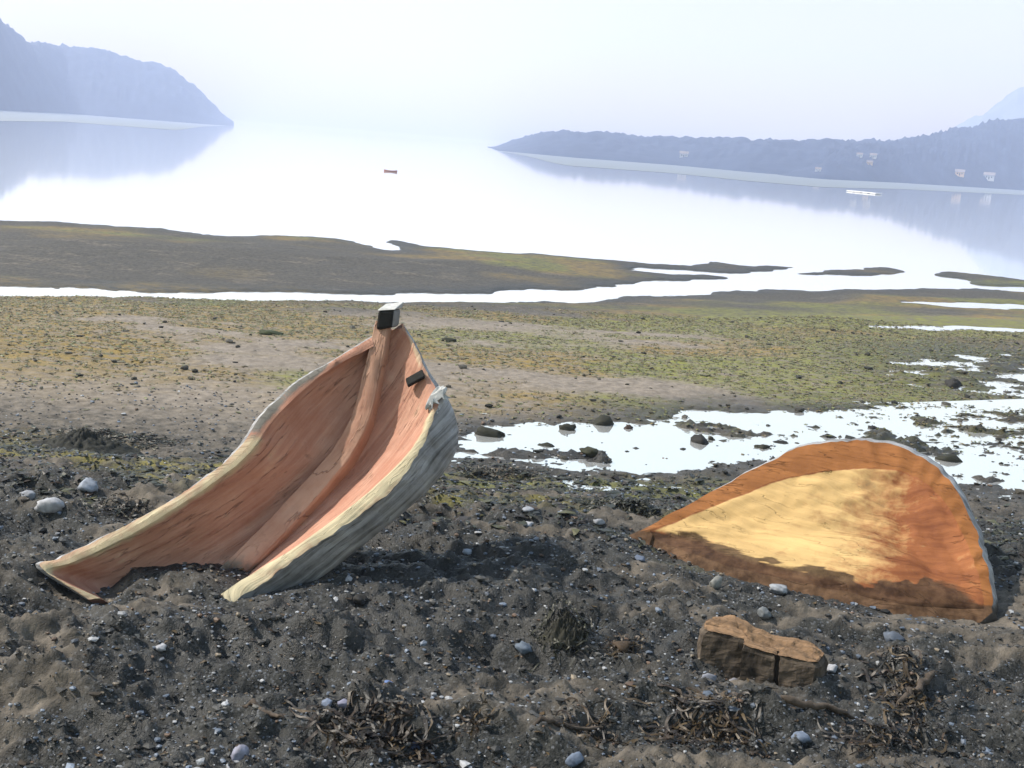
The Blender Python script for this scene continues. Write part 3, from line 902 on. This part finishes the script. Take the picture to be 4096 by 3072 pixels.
def peak(px, py, wpx, hpx, label, color, seed):
    p = hit(px, py); s = np.linalg.norm(p - CAM) / 4 / FPX; w = wpx * s / 2; h = hpx * s
    nr, na = 34, 96; V = []
    for i in range(nr):
        for j in range(na):
            a = j / na * 2 * math.pi; rr = i / (nr - 1)
            x = math.cos(a) * rr; y = math.sin(a) * rr
            z = (1 - rr) ** 1.25 * (0.6 + 0.9 * float(vnoise(np.array(x * 3.0 + seed), np.array(y * 3.0), seed))) + 0.9 * (float(fbm(np.array(x * 12.0), np.array(y * 9.0 + seed), seed + 1, 4, 0.75)) - 0.5) * (1 - rr * 0.6) - 0.08 * rr
            V.append((x * w, y * w * 0.55, z * h))
    o = mesh('weedy_mound', V, grid_faces(nr, na, True), M_stone, colors=np.tile(np.array(color), (len(V), 1)))
    o.location = tuple(p); tag(o, label, 'mound')


DK = (0.021, 0.019, 0.017); GR = (0.096, 0.096, 0.096); WH = (0.372, 0.378, 0.408); BL = (0.120, 0.150, 0.216); OL = (0.033, 0.033, 0.017)
PG = 'dark stones standing in the tide pool'
stone(1440, 2412, 62, 'round black stone on pale sand below the upright canoe bow', DK, 0.75)
stone(200, 2035, 95, 'white stone lying at far left beyond the canoe bow', WH, 0.55)
stone(112, 1992, 60, 'small pale stone left of the largest white stone', (0.300, 0.312, 0.348), 0.6)
stone(350, 1955, 80, 'bluish white stone above the largest white stone at left', (0.270, 0.300, 0.360), 0.6)
peak(335, 1790, 420, 55, 'dark peaked weedy mound at left edge of the flats', (0.012, 0.013, 0.009), 5)
stone(1965, 1748, 105, 'dark peaked stone in the pool nearest the canoe bow', OL, 0.6, group=PG)
stone(2265, 1722, 80, 'dark stone in the pool right of the peaked one', OL, 0.5, group=PG)
stone(2415, 1698, 95, 'dark rounded stone on the pool far edge near its middle', OL, 0.5, group=PG)
stone(2510, 1722, 34, 'tiny brown stone in open pool water', (0.072, 0.042, 0.030), 0.8, group=PG)
stone(2175, 1797, 85, 'low dark stone at the pool near edge', OL, 0.45, group=PG)
stone(2365, 1822, 95, 'broad mossy stone at the near edge of the pool', (0.042, 0.045, 0.018), 0.5, group=PG)
stone(2800, 1778, 95, 'black flat topped stone alone in bright pool water', DK, 0.55, group=PG)
stone(3125, 1785, 60, 'small dark stone in the pool just left of the golden canoe end', DK, 0.6, group=PG)
stone(3045, 1800, 70, 'weedy stone in pool beside the small dark stone', OL, 0.5, group=PG)
stone(3490, 1722, 40, 'little dark stone in the pool above the golden canoe end', DK, 0.8, group=PG)
stone(3800, 1845, 110, 'long flat weed covered stone in pool right of the golden canoe end', OL, 0.3, 0.5, group=PG)
stone(3810, 1545, 70, 'dark stone on wet mud at the right of the flats', DK, 0.6)
stone(1790, 1366, 85, 'dark weed tuft on the flats right of the prow', OL, 0.3, 0.5, 'weed_tuft', cat='seaweed')
stone(1085, 1342, 95, 'dark green weed tuft on the flats left of the prow', (0.030, 0.042, 0.012), 0.3, 0.5, 'weed_tuft', cat='seaweed')
stone(1000, 912, 135, 'long dark rock lying on the far water edge', DK, 0.22, 0.4, 'shore_rock', cat='rock', amp=0.5)
peak(2260, 2560, 210, 130, 'dark weed covered lump left of the driftwood block', (0.022, 0.021, 0.014), 8)
stone(2490, 2600, 100, 'brown weedy stone between dark lump and driftwood block', (0.060, 0.036, 0.018), 0.6)
stone(2110, 2105, 62, 'flat white stone on the gravel between the two canoe pieces', WH, 0.35)
stone(2112, 2042, 58, 'upper white stone on the gravel between the two canoe pieces', (0.330, 0.348, 0.396), 0.4)
stone(2395, 2092, 50, 'pale stone just left of the golden canoe end tip', (0.288, 0.300, 0.330), 0.5)
stone(3115, 2368, 90, 'angular white stone just below the golden canoe end', (0.300, 0.318, 0.348), 0.55)
stone(2865, 2340, 60, 'pale upright stone below the canoe end, left of the angular one', (0.252, 0.252, 0.240), 0.9)
stone(3055, 2460, 62, 'grey stone directly behind the driftwood block', (0.180, 0.192, 0.204), 0.7)
stone(2560, 2238, 46, 'blue grey pebble below the tip of the golden canoe end', BL, 0.5)
stone(3575, 2565, 95, 'blue grey stone right of the driftwood block', (0.096, 0.114, 0.150), 0.6)
stone(3330, 2682, 50, 'white pebble against the right end of the driftwood block', WH, 0.6)
stone(2095, 2600, 70, 'slanted blue grey stone left of the dark weedy lump', (0.120, 0.150, 0.198), 0.6)
stone(1870, 2210, 40, 'blue white pebble in the shadow beside the canoe bow', (0.300, 0.336, 0.408), 0.6)
stone(1395, 2320, 36, 'pale pebble in the canoe bow shadow near the hull', (0.300, 0.324, 0.384), 0.7)
stone(1240, 2315, 40, 'blue pebble in shadow under the right rim of the canoe bow', (0.240, 0.276, 0.360), 0.7)
stone(1700, 2425, 42, 'small white pebble right of the round black stone', WH, 0.6)
stone(645, 2595, 42, 'white pebble on the sand slope at lower left', WH, 0.7)
stone(1555, 2740, 40, 'bright blue pebble on dark gravel at bottom middle', (0.132, 0.204, 0.420), 0.7)
stone(955, 3035, 62, 'upright violet white stone at the bottom edge', (0.300, 0.300, 0.384), 1.2)
stone(1650, 2995, 62, 'blue stone at bottom edge right of the kelp heap', (0.144, 0.192, 0.330), 0.6)
stone(1375, 2822, 55, 'violet grey stone above the kelp heap', (0.240, 0.240, 0.330), 0.7)
stone(1310, 2820, 50, 'blue grey stone above the left end of the kelp heap', (0.180, 0.216, 0.300), 0.6)
stone(2300, 3045, 70, 'blue grey stone at the bottom edge near the middle', (0.144, 0.180, 0.252), 0.7)
stone(3205, 2955, 70, 'blue stone just below the brown kelp heap at lower right', (0.144, 0.180, 0.252), 0.6)
stone(2835, 2720, 60, 'pale stone in front of the driftwood block left end', (0.228, 0.240, 0.288), 0.7)
stone(2930, 2735, 44, 'small pale stone in front of the driftwood block middle', (0.240, 0.240, 0.276), 0.7)

# loose pebbles too many to count
NP = 60000
dpt = 2.0 * (7.6 / 2.0) ** (rng.random(NP) ** 1.15)
xx = (rng.random(NP) * 2 - 1) * (0.55 * dpt + 0.4)
gz, gg, *_ = ground(xx, dpt, True)
keep = rng.random(NP) < 0.30 + 0.70 * gg
xx, dpt, gz = xx[keep], dpt[keep], gz[keep]
NP = len(xx)
rad = 0.0026 * np.exp(rng.normal(0, 0.62, NP)) + 0.0010 * (dpt - 2)
rad = np.minimum(rad, 0.016)
VI, FI = ico(1)
shapes = [lump(V1, s, 0.8, 1.3) for s in range(1, 9)]
# icosahedra keep the count low
import bmesh as _bm
_b = _bm.new(); _bm.ops.create_icosphere(_b, subdivisions=1, radius=1)
V0 = np.array([x.co[:] for x in _b.verts]); F0 = np.array([[q.index for q in x.verts] for x in _b.faces]); _b.free()
sh0 = np.array([lump(V0, s, 0.9, 1.3) for s in range(1, 13)])
sel = rng.integers(0, 12, NP)
ang = rng.random(NP) * 6.283
sxyz = np.stack([rad * rng.uniform(0.8, 1.4, NP), rad * rng.uniform(0.7, 1.1, NP), rad * rng.uniform(0.4, 0.8, NP)], -1)
PV = sh0[sel] * sxyz[:, None, :]
c, s = np.cos(ang)[:, None], np.sin(ang)[:, None]
PX = PV[..., 0] * c - PV[..., 1] * s + xx[:, None]; PY = PV[..., 0] * s + PV[..., 1] * c + dpt[:, None]
PZ = PV[..., 2] + gz[:, None] + rad[:, None] * 0.25
pal = np.array([(0.024, 0.024, 0.024), (0.048, 0.048, 0.047), (0.084, 0.081, 0.078), (0.132, 0.126, 0.114), (0.090, 0.114, 0.156), (0.144, 0.174, 0.228), (0.300, 0.306, 0.324), (0.108, 0.066, 0.042), (0.192, 0.156, 0.114)])
pi_ = rng.choice(9, NP, p=[.22, .18, .12, .09, .13, .09, .075, .05, .045])
pal[:4] *= 0.75
colr = np.repeat(pal[pi_] * rng.uniform(0.75, 1.25, (NP, 1)), len(V0), axis=0)
FF = (F0[None] + (np.arange(NP) * len(V0))[:, None, None]).reshape(-1, 3)
tag(mesh('pebbles', np.stack([PX, PY, PZ], -1).reshape(-1, 3), FF, mat_tint('pebble', 0.6, 0.3, 90, 0.45), smooth=False, colors=colr),
    'loose dark and bluish pebbles strewn over the beach', 'pebbles', kind='stuff')

def scatter_stones(name, x, y, rad, cols, label, r):
    n = len(x); g = ground(x, y); sel = r.integers(0, 12, n); a = r.random(n) * 6.283
    q = sh0[sel] * np.stack([rad * r.uniform(0.8, 1.5, n), rad * r.uniform(0.7, 1.1, n), rad * r.uniform(0.35, 0.7, n)], -1)[:, None, :]
    c, s = np.cos(a)[:, None], np.sin(a)[:, None]
    P = np.stack([q[..., 0] * c - q[..., 1] * s + x[:, None], q[..., 0] * s + q[..., 1] * c + y[:, None], q[..., 2] + g[:, None] + rad[:, None] * 0.3], -1)
    col = np.repeat(np.array(cols)[r.integers(0, len(cols), n)] * r.uniform(0.7, 1.3, (n, 1)), len(V0), 0)
    return tag(mesh(name, P.reshape(-1, 3), (F0[None] + (np.arange(n) * len(V0))[:, None, None]).reshape(-1, 3), M_stone, smooth=False, colors=col), label, 'stones', kind='stuff')


_r2 = np.random.default_rng(44)
n = 1500; y = _r2.uniform(6.0, 10.5, n); x = _r2.uniform(-0.5, 6.5, n)
k = (sdf(PUD, x, y) > -0.4) & (_r2.random(n) < 0.25 + 0.75 * sstep(0.45, 0.6, fbm(x * 1.7, y * 2.2, 201, 3)))
scatter_stones('pool_gravel', x[k], y[k], np.minimum(0.012 * np.exp(_r2.normal(0, 0.5, k.sum())), 0.035), [(0.02, 0.02, 0.016), (0.035, 0.032, 0.022), (0.05, 0.045, 0.035)], 'small dark stones scattered through the bright tide pool', _r2)
n = 1500; y = _r2.uniform(7.5, 17, n); x = (_r2.random(n) * 2 - 1) * (0.5 * y)
k = _r2.random(n) < 0.35 + 0.65 * sstep(1, 5, x)
scatter_stones('flat_stones', x[k], y[k], np.minimum(0.014 * np.exp(_r2.normal(0, 0.5, k.sum())), 0.045), [(0.02, 0.02, 0.016), (0.045, 0.042, 0.03), (0.07, 0.065, 0.055)], 'small dark stones dotted over the mud flats', _r2)

n = 1400; y = 2.1 * (5.6 / 2.1) ** _r2.random(n); x = (_r2.random(n) * 2 - 1) * (0.55 * y + 0.3)
k = _r2.random(n) < 0.25 + 0.75 * sstep(0.42, 0.6, fbm(x * 1.6, y * 2.6, 205, 3))
scatter_stones('beach_stones', x[k], y[k], np.minimum(0.008 * np.exp(_r2.normal(0, 0.45, k.sum())), 0.026), [(0.012, 0.012, 0.011), (0.02, 0.019, 0.017), (0.05, 0.05, 0.05), (0.09, 0.10, 0.12), (0.03, 0.022, 0.015)], 'small dark broken stones lying on the near beach', _r2)

# ------------------------------------------------------------------ seaweed
M_weed = mat_tint('seaweed', 0.5, 0.45, 80, 0.4)


def ribbons(cx, cy, nrib, rx, ry, length, width, cols, r, lift=0.02):
    V = []; F = []; C = []
    for k in range(nrib):
        x0 = cx + rx * np.clip(r.normal(0, 1), -1.7, 1.7); y0 = cy + ry * np.clip(r.normal(0, 1), -1.5, 1.5); a = r.uniform(0, 6.283); ln = length * r.uniform(0.5, 1.3); w = width * r.uniform(0.5, 1.3)
        col = np.array(cols[r.integers(len(cols))]) * r.uniform(0.6, 1.3); nseg = 12; curl = r.normal(0, 3.2); ph = r.uniform(0, 6.28)
        pts = []
        x, y = x0, y0
        for i in range(nseg + 1):
            pts.append((x, y, a)); x += math.cos(a) * ln / nseg; y += math.sin(a) * ln / nseg; a += curl / nseg + r.normal(0, 0.25)
        g = ground(np.array([p[0] for p in pts]), np.array([p[1] for p in pts]))
        g = np.convolve(np.pad(g, 4, mode='edge'), np.ones(9) / 9, 'valid') * 0.7 + 0.3 * g.mean() + 0.006
        b0 = len(V)
        for i, (x, y, a) in enumerate(pts):
            ww = w * math.sin(math.pi * (i + 0.6) / (nseg + 1.2)) * (1 + 0.3 * math.sin(i * 2.1 + ph))
            z = g[i] + 0.003 + 0.25 * lift * (0.5 + 0.5 * math.sin(i * 0.9 + ph))
            tw = 0.25 * w * math.sin(i * 1.7 + ph)
            V.append((x - math.sin(a) * ww, y + math.cos(a) * ww, z + tw)); V.append((x + math.sin(a) * ww, y - math.cos(a) * ww, z - tw * 0.4 + 0.003))
            C += [col, col * 0.85]
            if i: q = b0 + 2 * i; F.append((q - 2, q - 1, q + 1, q))
    return V, F, C


BR = [(0.060, 0.033, 0.015), (0.030, 0.018, 0.011), (0.120, 0.072, 0.024), (0.018, 0.015, 0.010)]
OC = [(0.144, 0.090, 0.030), (0.084, 0.048, 0.018), (0.042, 0.027, 0.015)]
GN = [(0.030, 0.033, 0.012), (0.054, 0.054, 0.018), (0.018, 0.020, 0.010)]


def weed(px, py, wpx, hpx, nrib, cols, label, length=0.10, width=0.010, lift=0.025, seed=1):
    p = hit(px, py); dist = np.linalg.norm(p - CAM); s = dist / 4 / FPX
    V, F, C = ribbons(p[0], p[1], nrib * 2, wpx * s / 4, hpx * s * 0.7, length * 0.95, width * 0.36, cols, np.random.default_rng(seed), lift)
    o = mesh('seaweed_clump', np.array(V) - p, F, M_weed, colors=np.array(C)); o.location = tuple(p)
    tag(o, label, 'seaweed', 'seaweed washed up on the beach')
    return o


BR = [tuple(0.5 * q for q in c) for c in BR]
OC = [tuple(0.5 * q for q in c) for c in OC]
GN = [tuple(0.5 * q for q in c) for c in GN]
weed(1480, 2930, 480, 110, 120, BR, 'long dark brown kelp heap with orange tips at the bottom edge', 0.12, 0.011, seed=11)
weed(2820, 2905, 420, 120, 90, OC + BR, 'brown kelp heap below the driftwood block', 0.12, 0.010, seed=12)
weed(3640, 2790, 160, 220, 70, BR + OC[:1], 'rusty kelp mound at the lower right', 0.10, 0.010, 0.05, seed=13)
weed(2260, 2510, 200, 90, 60, GN, 'dark green weed draped over lump left of the driftwood block', 0.08, 0.008, 0.05, seed=14)
weed(2500, 2600, 150, 80, 45, OC, 'ochre weed tuft near the driftwood block left end', 0.07, 0.007, 0.03, seed=15)
weed(3520, 2950, 260, 70, 40, BR, 'thin brown weed strands at the lower right edge', 0.11, 0.007, seed=16)
weed(2350, 2980, 240, 60, 40, BR + OC, 'brown weed scraps at the bottom near the middle', 0.09, 0.008, seed=17)
weed(1900, 2900, 80, 50, 14, OC, 'small orange weed scrap right of the long kelp heap', 0.06, 0.008, seed=18)
weed(450, 1760, 500, 60, 80, GN, 'dark green weed around the peaked mound at left', 0.14, 0.014, 0.03, seed=19)
weed(2480, 2030, 260, 110, 110, GN, 'bushy dark green weed behind the golden canoe end tip', 0.12, 0.012, 0.05, seed=20)
weed(470, 2045, 180, 50, 40, BR + GN, 'brown weed heap beside the canoe bow left rim', 0.10, 0.010, 0.03, seed=21)
weed(1980, 1900, 300, 60, 60, GN + OC[:1], 'olive weed at the pool edge right of the canoe bow', 0.12, 0.011, 0.03, seed=22)

# sticks
def stick(pa, pb, rad, label, seed):
    a, b = hit(*pa), hit(*pb); r = np.random.default_rng(seed)
    n = 14; k = 8; V = []
    for i in range(n):
        t = i / (n - 1); p = a + (b - a) * t
        p = np.array([p[0], p[1], max(p[2], float(ground(p[0], p[1]))) + rad * 0.7]) + r.normal(0, rad * 0.25, 3)
        rr = rad * (1 - 0.5 * t) * (0.15 if i in (0, n - 1) else 1) * r.uniform(0.85, 1.15)
        d = b - a; d /= np.linalg.norm(d); s = np.cross(d, [0, 0, 1]); s /= np.linalg.norm(s); u = np.cross(s, d)
        V += [p + rr * (math.cos(q * 2 * math.pi / k) * s + math.sin(q * 2 * math.pi / k) * u) for q in range(k)]
    o = mesh('driftwood_stick', np.array(V) - a, [list(map(int, f)) for f in grid_faces(n, k, True)] + [list(range(k))[::-1], [(n - 1) * k + q for q in range(k)]], M_stick)
    o.location = tuple(a); tag(o, label, 'stick', 'sticks on the beach')


M_stick = mat_simple('driftwood_stick', (0.030, 0.023, 0.018), (0.102, 0.078, 0.060), 30, 0.85, 0.5, 0.005)
stick((3120, 2800), (3420, 2890), 0.013, 'dark stick lying in front of the driftwood block', 1)
stick((975, 2830), (1140, 2885), 0.009, 'dark thin stick on sand left of the kelp heap', 2)
stick((2110, 2915), (2420, 2925), 0.008, 'brown stick across gravel at the bottom middle', 3)
stick((3740, 2700), (3580, 2840), 0.013, 'rust brown stick leaning on the kelp mound at lower right', 4)

# litter of weed flakes over the wrack line and the near beach; algae over the flats
r = np.random.default_rng(31)
def flakes(name, x, y, size, cols, label, tall=0.0, cat='seaweed'):
    n = len(x); g = ground(x, y); a = r.random(n) * 6.283; col = np.array(cols)[r.integers(0, len(cols), n)] * r.uniform(0.6, 1.35, (n, 1))
    ln = size * r.uniform(0.6, 1.5, n); wd = ln * r.uniform(0.25, 0.6, n); h1 = size * r.uniform(0.1, 0.7, n) * (1 + tall); h2 = size * r.uniform(0.0, 0.45, n)
    ca, sa = np.cos(a), np.sin(a)
    def pt(u, v, h): return np.stack([x + ca * u - sa * v, y + sa * u + ca * v, g + h], -1)
    q = np.stack([pt(-ln, -wd * .3, h2), pt(0, -wd, h1), pt(ln, -wd * .2, h2 * 0.5), pt(ln * .9, wd * .4, 0.002 + h2), pt(0, wd, h1 * 0.9), pt(-ln, wd * .3, 0.002)], 1)
    b = (np.arange(n) * 6)[:, None]
    F = np.concatenate([b + [0, 1, 4, 5], b + [1, 2, 3, 4]])
    return tag(mesh(name, q.reshape(-1, 3), F, M_weed, smooth=False, colors=np.repeat(col, 6, 0)), label, cat, kind='stuff')


n = 16000; y = r.uniform(4.3, 6.4, n); x = (r.random(n) * 2 - 1) * (0.6 * y + 0.4)
_, gg, al, *_ = ground(x, y, True); k = r.random(n) < np.maximum(gg, al) * 0.9
flakes('weed_litter', x[k], y[k], np.where(r.random(k.sum()) < 0.2, 0.03, 0.016), GN + GN + BR[:2] + [(0.084, 0.078, 0.027)], 'dark weed litter along the wrack line behind the canoe pieces')
n = 9000; y = 2.0 * (4.4 / 2.0) ** r.random(n); x = (r.random(n) * 2 - 1) * (0.6 * y + 0.3)
_, gg, *_ = ground(x, y, True); k = r.random(n) < gg * 0.6 + 0.08
flakes('weed_scraps', x[k], y[k], 0.009 * np.ones(k.sum()), BR + OC + [(0.030, 0.030, 0.027)] * 3, 'scraps of brown weed among the near pebbles')
n = 60000; y = r.uniform(6.6, 17, n); x = (r.random(n) * 2 - 1) * (0.55 * y + 1)
_, gg, al, hu, _w = ground(x, y, True); k = r.random(n) < al * 0.9
cc = [(0.12, 0.09, 0.032), (0.16, 0.12, 0.042), (0.10, 0.10, 0.028), (0.13, 0.135, 0.036)]
flakes('algae_mat', x[k], y[k], 0.008 + 0.0012 * y[k], cc, 'yellow green algae growing in patches over the mud flats', cat='algae')

# ------------------------------------------------------------------ far things: houses, jetty, boat
M_wall = mat_simple('white_boards', (0.50, 0.49, 0.47), (0.60, 0.59, 0.57), 2, 0.7, 0.0)
M_wallo = mat_simple('ochre_boards', (0.62, 0.40, 0.22), (0.72, 0.48, 0.28), 2, 0.7, 0.0)
M_roof = mat_simple('grey_roof', (0.16, 0.13, 0.12), (0.24, 0.20, 0.19), 2, 0.8, 0.0)
M_glass = mat_simple('dark_window', (0.03, 0.035, 0.04), (0.05, 0.055, 0.06), 2, 0.2, 0.0)


def house(px, py, wpx, dist, label, wall=None, ratio=0.62):
    d = ray(px, py); d = d / np.linalg.norm(d[:2])
    best = None
    for h_ in HILLS:
        loc, _n, _i, ds = h_.ray_cast(Vector(CAM), Vector(d).normalized())
        if loc is not None and (best is None or ds < best[1]): best = (loc, ds)
    p = np.array(best[0]) if best else CAM + d * dist
    dist = float(np.linalg.norm(p[:2])); p = p - np.array([d[0], d[1], 0]) * (wpx / 4 / FPX * dist * 0.4)
    w = 0.72 * wpx / 4 / FPX * dist; h = w * ratio; dp = w * 0.7
    f = d[:2] / np.linalg.norm(d[:2]); s = np.array([f[1], -f[0]])
    root = empty('house', tuple(p)); tag(root, label, 'house', 'houses on the far right shore')
    def q(a, b, z): return (s[0] * a + f[0] * b, s[1] * a + f[1] * b, z)
    bx = lambda a0, a1, b0, b1, z0, z1: [q(a0, b0, z0), q(a1, b0, z0), q(a1, b1, z0), q(a0, b1, z0), q(a0, b0, z1), q(a1, b0, z1), q(a1, b1, z1), q(a0, b1, z1)]
    BF = [(3, 2, 1, 0), (4, 5, 6, 7), (0, 1, 5, 4), (1, 2, 6, 5), (2, 3, 7, 6), (3, 0, 4, 7)]
    mesh('wall', bx(-w / 2, w / 2, 0, dp, -h * 0.35, h * 0.6), BF, wall or M_wall, root, smooth=False)
    e = w * 0.06
    mesh('roof', [q(-w / 2 - e, -e, h * .58), q(w / 2 + e, -e, h * .58), q(w / 2 + e, dp + e, h * .58), q(-w / 2 - e, dp + e, h * .58), q(-w / 2 - e, dp / 2, h * 1.05), q(w / 2 + e, dp / 2, h * 1.05)],
         [(0, 1, 5, 4), (2, 3, 4, 5), (0, 4, 3), (1, 2, 5), (3, 2, 1, 0)], M_roof, root, smooth=False)
    for k in (-0.25, 0.25):
        mesh('window', bx(w * k - w * .045, w * k + w * .045, -w * .01, w * .02, h * .15, h * .38), BF, M_glass, root, smooth=False)
    mesh('door', bx(-w * .045, w * .045, -w * .012, w * .02, -h * 0.1, h * .32), BF, M_glass, root, smooth=False)
    return root


def shore_dist(px, up):
    by = np.interp(px, [b[0] for b in R_base], [b[1] for b in R_base])
    return float(np.linalg.norm(on_z(px, by, WATER)[:2])) * up


house(2735, 626, 44, shore_dist(2735, 1.0), 'white house alone on the low shore left of the other houses')
house(3438, 626, 30, shore_dist(3438, 1.02), 'left one of two white houses high on the right slope')
house(3492, 630, 34, shore_dist(3492, 1.02), 'right one of two white houses high on the right slope')
house(3478, 657, 30, shore_dist(3478, 1.01), 'small ochre house just under the two white houses', M_wallo)
house(3272, 684, 30, shore_dist(3272, 0.99), 'small white boathouse at the waterline left of the two houses')
house(3838, 700, 44, shore_dist(3838, 0.99), 'ochre house by the water at the far right', M_wallo)
house(3955, 715, 50, shore_dist(3955, 0.98), 'pale grey house by the water rightmost on the shore')

# floating jetty
p0 = on_z(3395, 766, WATER); p1 = on_z(3512, 778, WATER)
dv = p1 - p0; ln = np.linalg.norm(dv); dv /= ln; nv = np.array([-dv[1], dv[0], 0])
jr = empty('floating_jetty', tuple(p0)); tag(jr, 'white floating jetty on the water below the right hillside houses', 'jetty')
def jbox(name, a0, a1, b0, b1, z0, z1, mat):
    P = [dv * a + nv * b + np.array([0, 0, z]) for z in (z0, z1) for a, b in ((a0, b0), (a1, b0), (a1, b1), (a0, b1))]
    mesh(name, P, [(3, 2, 1, 0), (4, 5, 6, 7), (0, 1, 5, 4), (1, 2, 6, 5), (2, 3, 7, 6), (3, 0, 4, 7)], mat, jr, smooth=False)
for k in range(4): jbox('float', ln * k / 4 + 0.2, ln * k / 4 + ln / 4 - 0.2, -0.3, 0.5, -0.2, 0.06, M_wall)
jbox('deck', 0, ln, -0.4, 0.6, 0.062, 0.15, M_wall)

# small boat out on the bay
bp = on_z(1562, 687, WATER); bd = np.linalg.norm(bp - CAM)
wb = 52 / 4 / FPX * bd
M_boat = mat_simple('boat_paint', (0.20, 0.08, 0.05), (0.30, 0.13, 0.08), 3, 0.6, 0.0)
br = empty('rowing_boat', tuple(bp)); tag(br, 'tiny reddish brown rowing boat alone on the open bay', 'boat')
V = []; F = []
ns = 15; nk = 9
for i in range(ns):
    t = i / (ns - 1) * 2 - 1
    hw = wb * 0.13 * (1 - abs(t) ** 2.4) + 0.01; sh_ = wb * (0.10 + 0.05 * t * t)
    for j in range(nk):
        a = math.pi * j / (nk - 1)
        V.append((t * wb / 2, math.cos(a) * hw, sh_ - math.sin(a) * (sh_ + wb * 0.03)))
F = [list(map(int, f)) for f in grid_faces(ns, nk)]
hb = mesh('hull', V, F, M_boat, br); md = hb.modifiers.new('solid', 'SOLIDIFY'); md.thickness = wb * 0.015
for t in (-0.4, 0.0, 0.4):
    x0 = t * wb / 2; hw = wb * 0.12 * (1 - abs(t) ** 2.4)
    P = [(x0 + a, b, wb * z) for z in (0.07, 0.085) for a, b in ((-wb * .03, -hw), (wb * .03, -hw), (wb * .03, hw), (-wb * .03, hw))]
    mesh('thwart', P, [(3, 2, 1, 0), (4, 5, 6, 7), (0, 1, 5, 4), (1, 2, 6, 5), (2, 3, 7, 6), (3, 0, 4, 7)], M_boat, br, smooth=False)
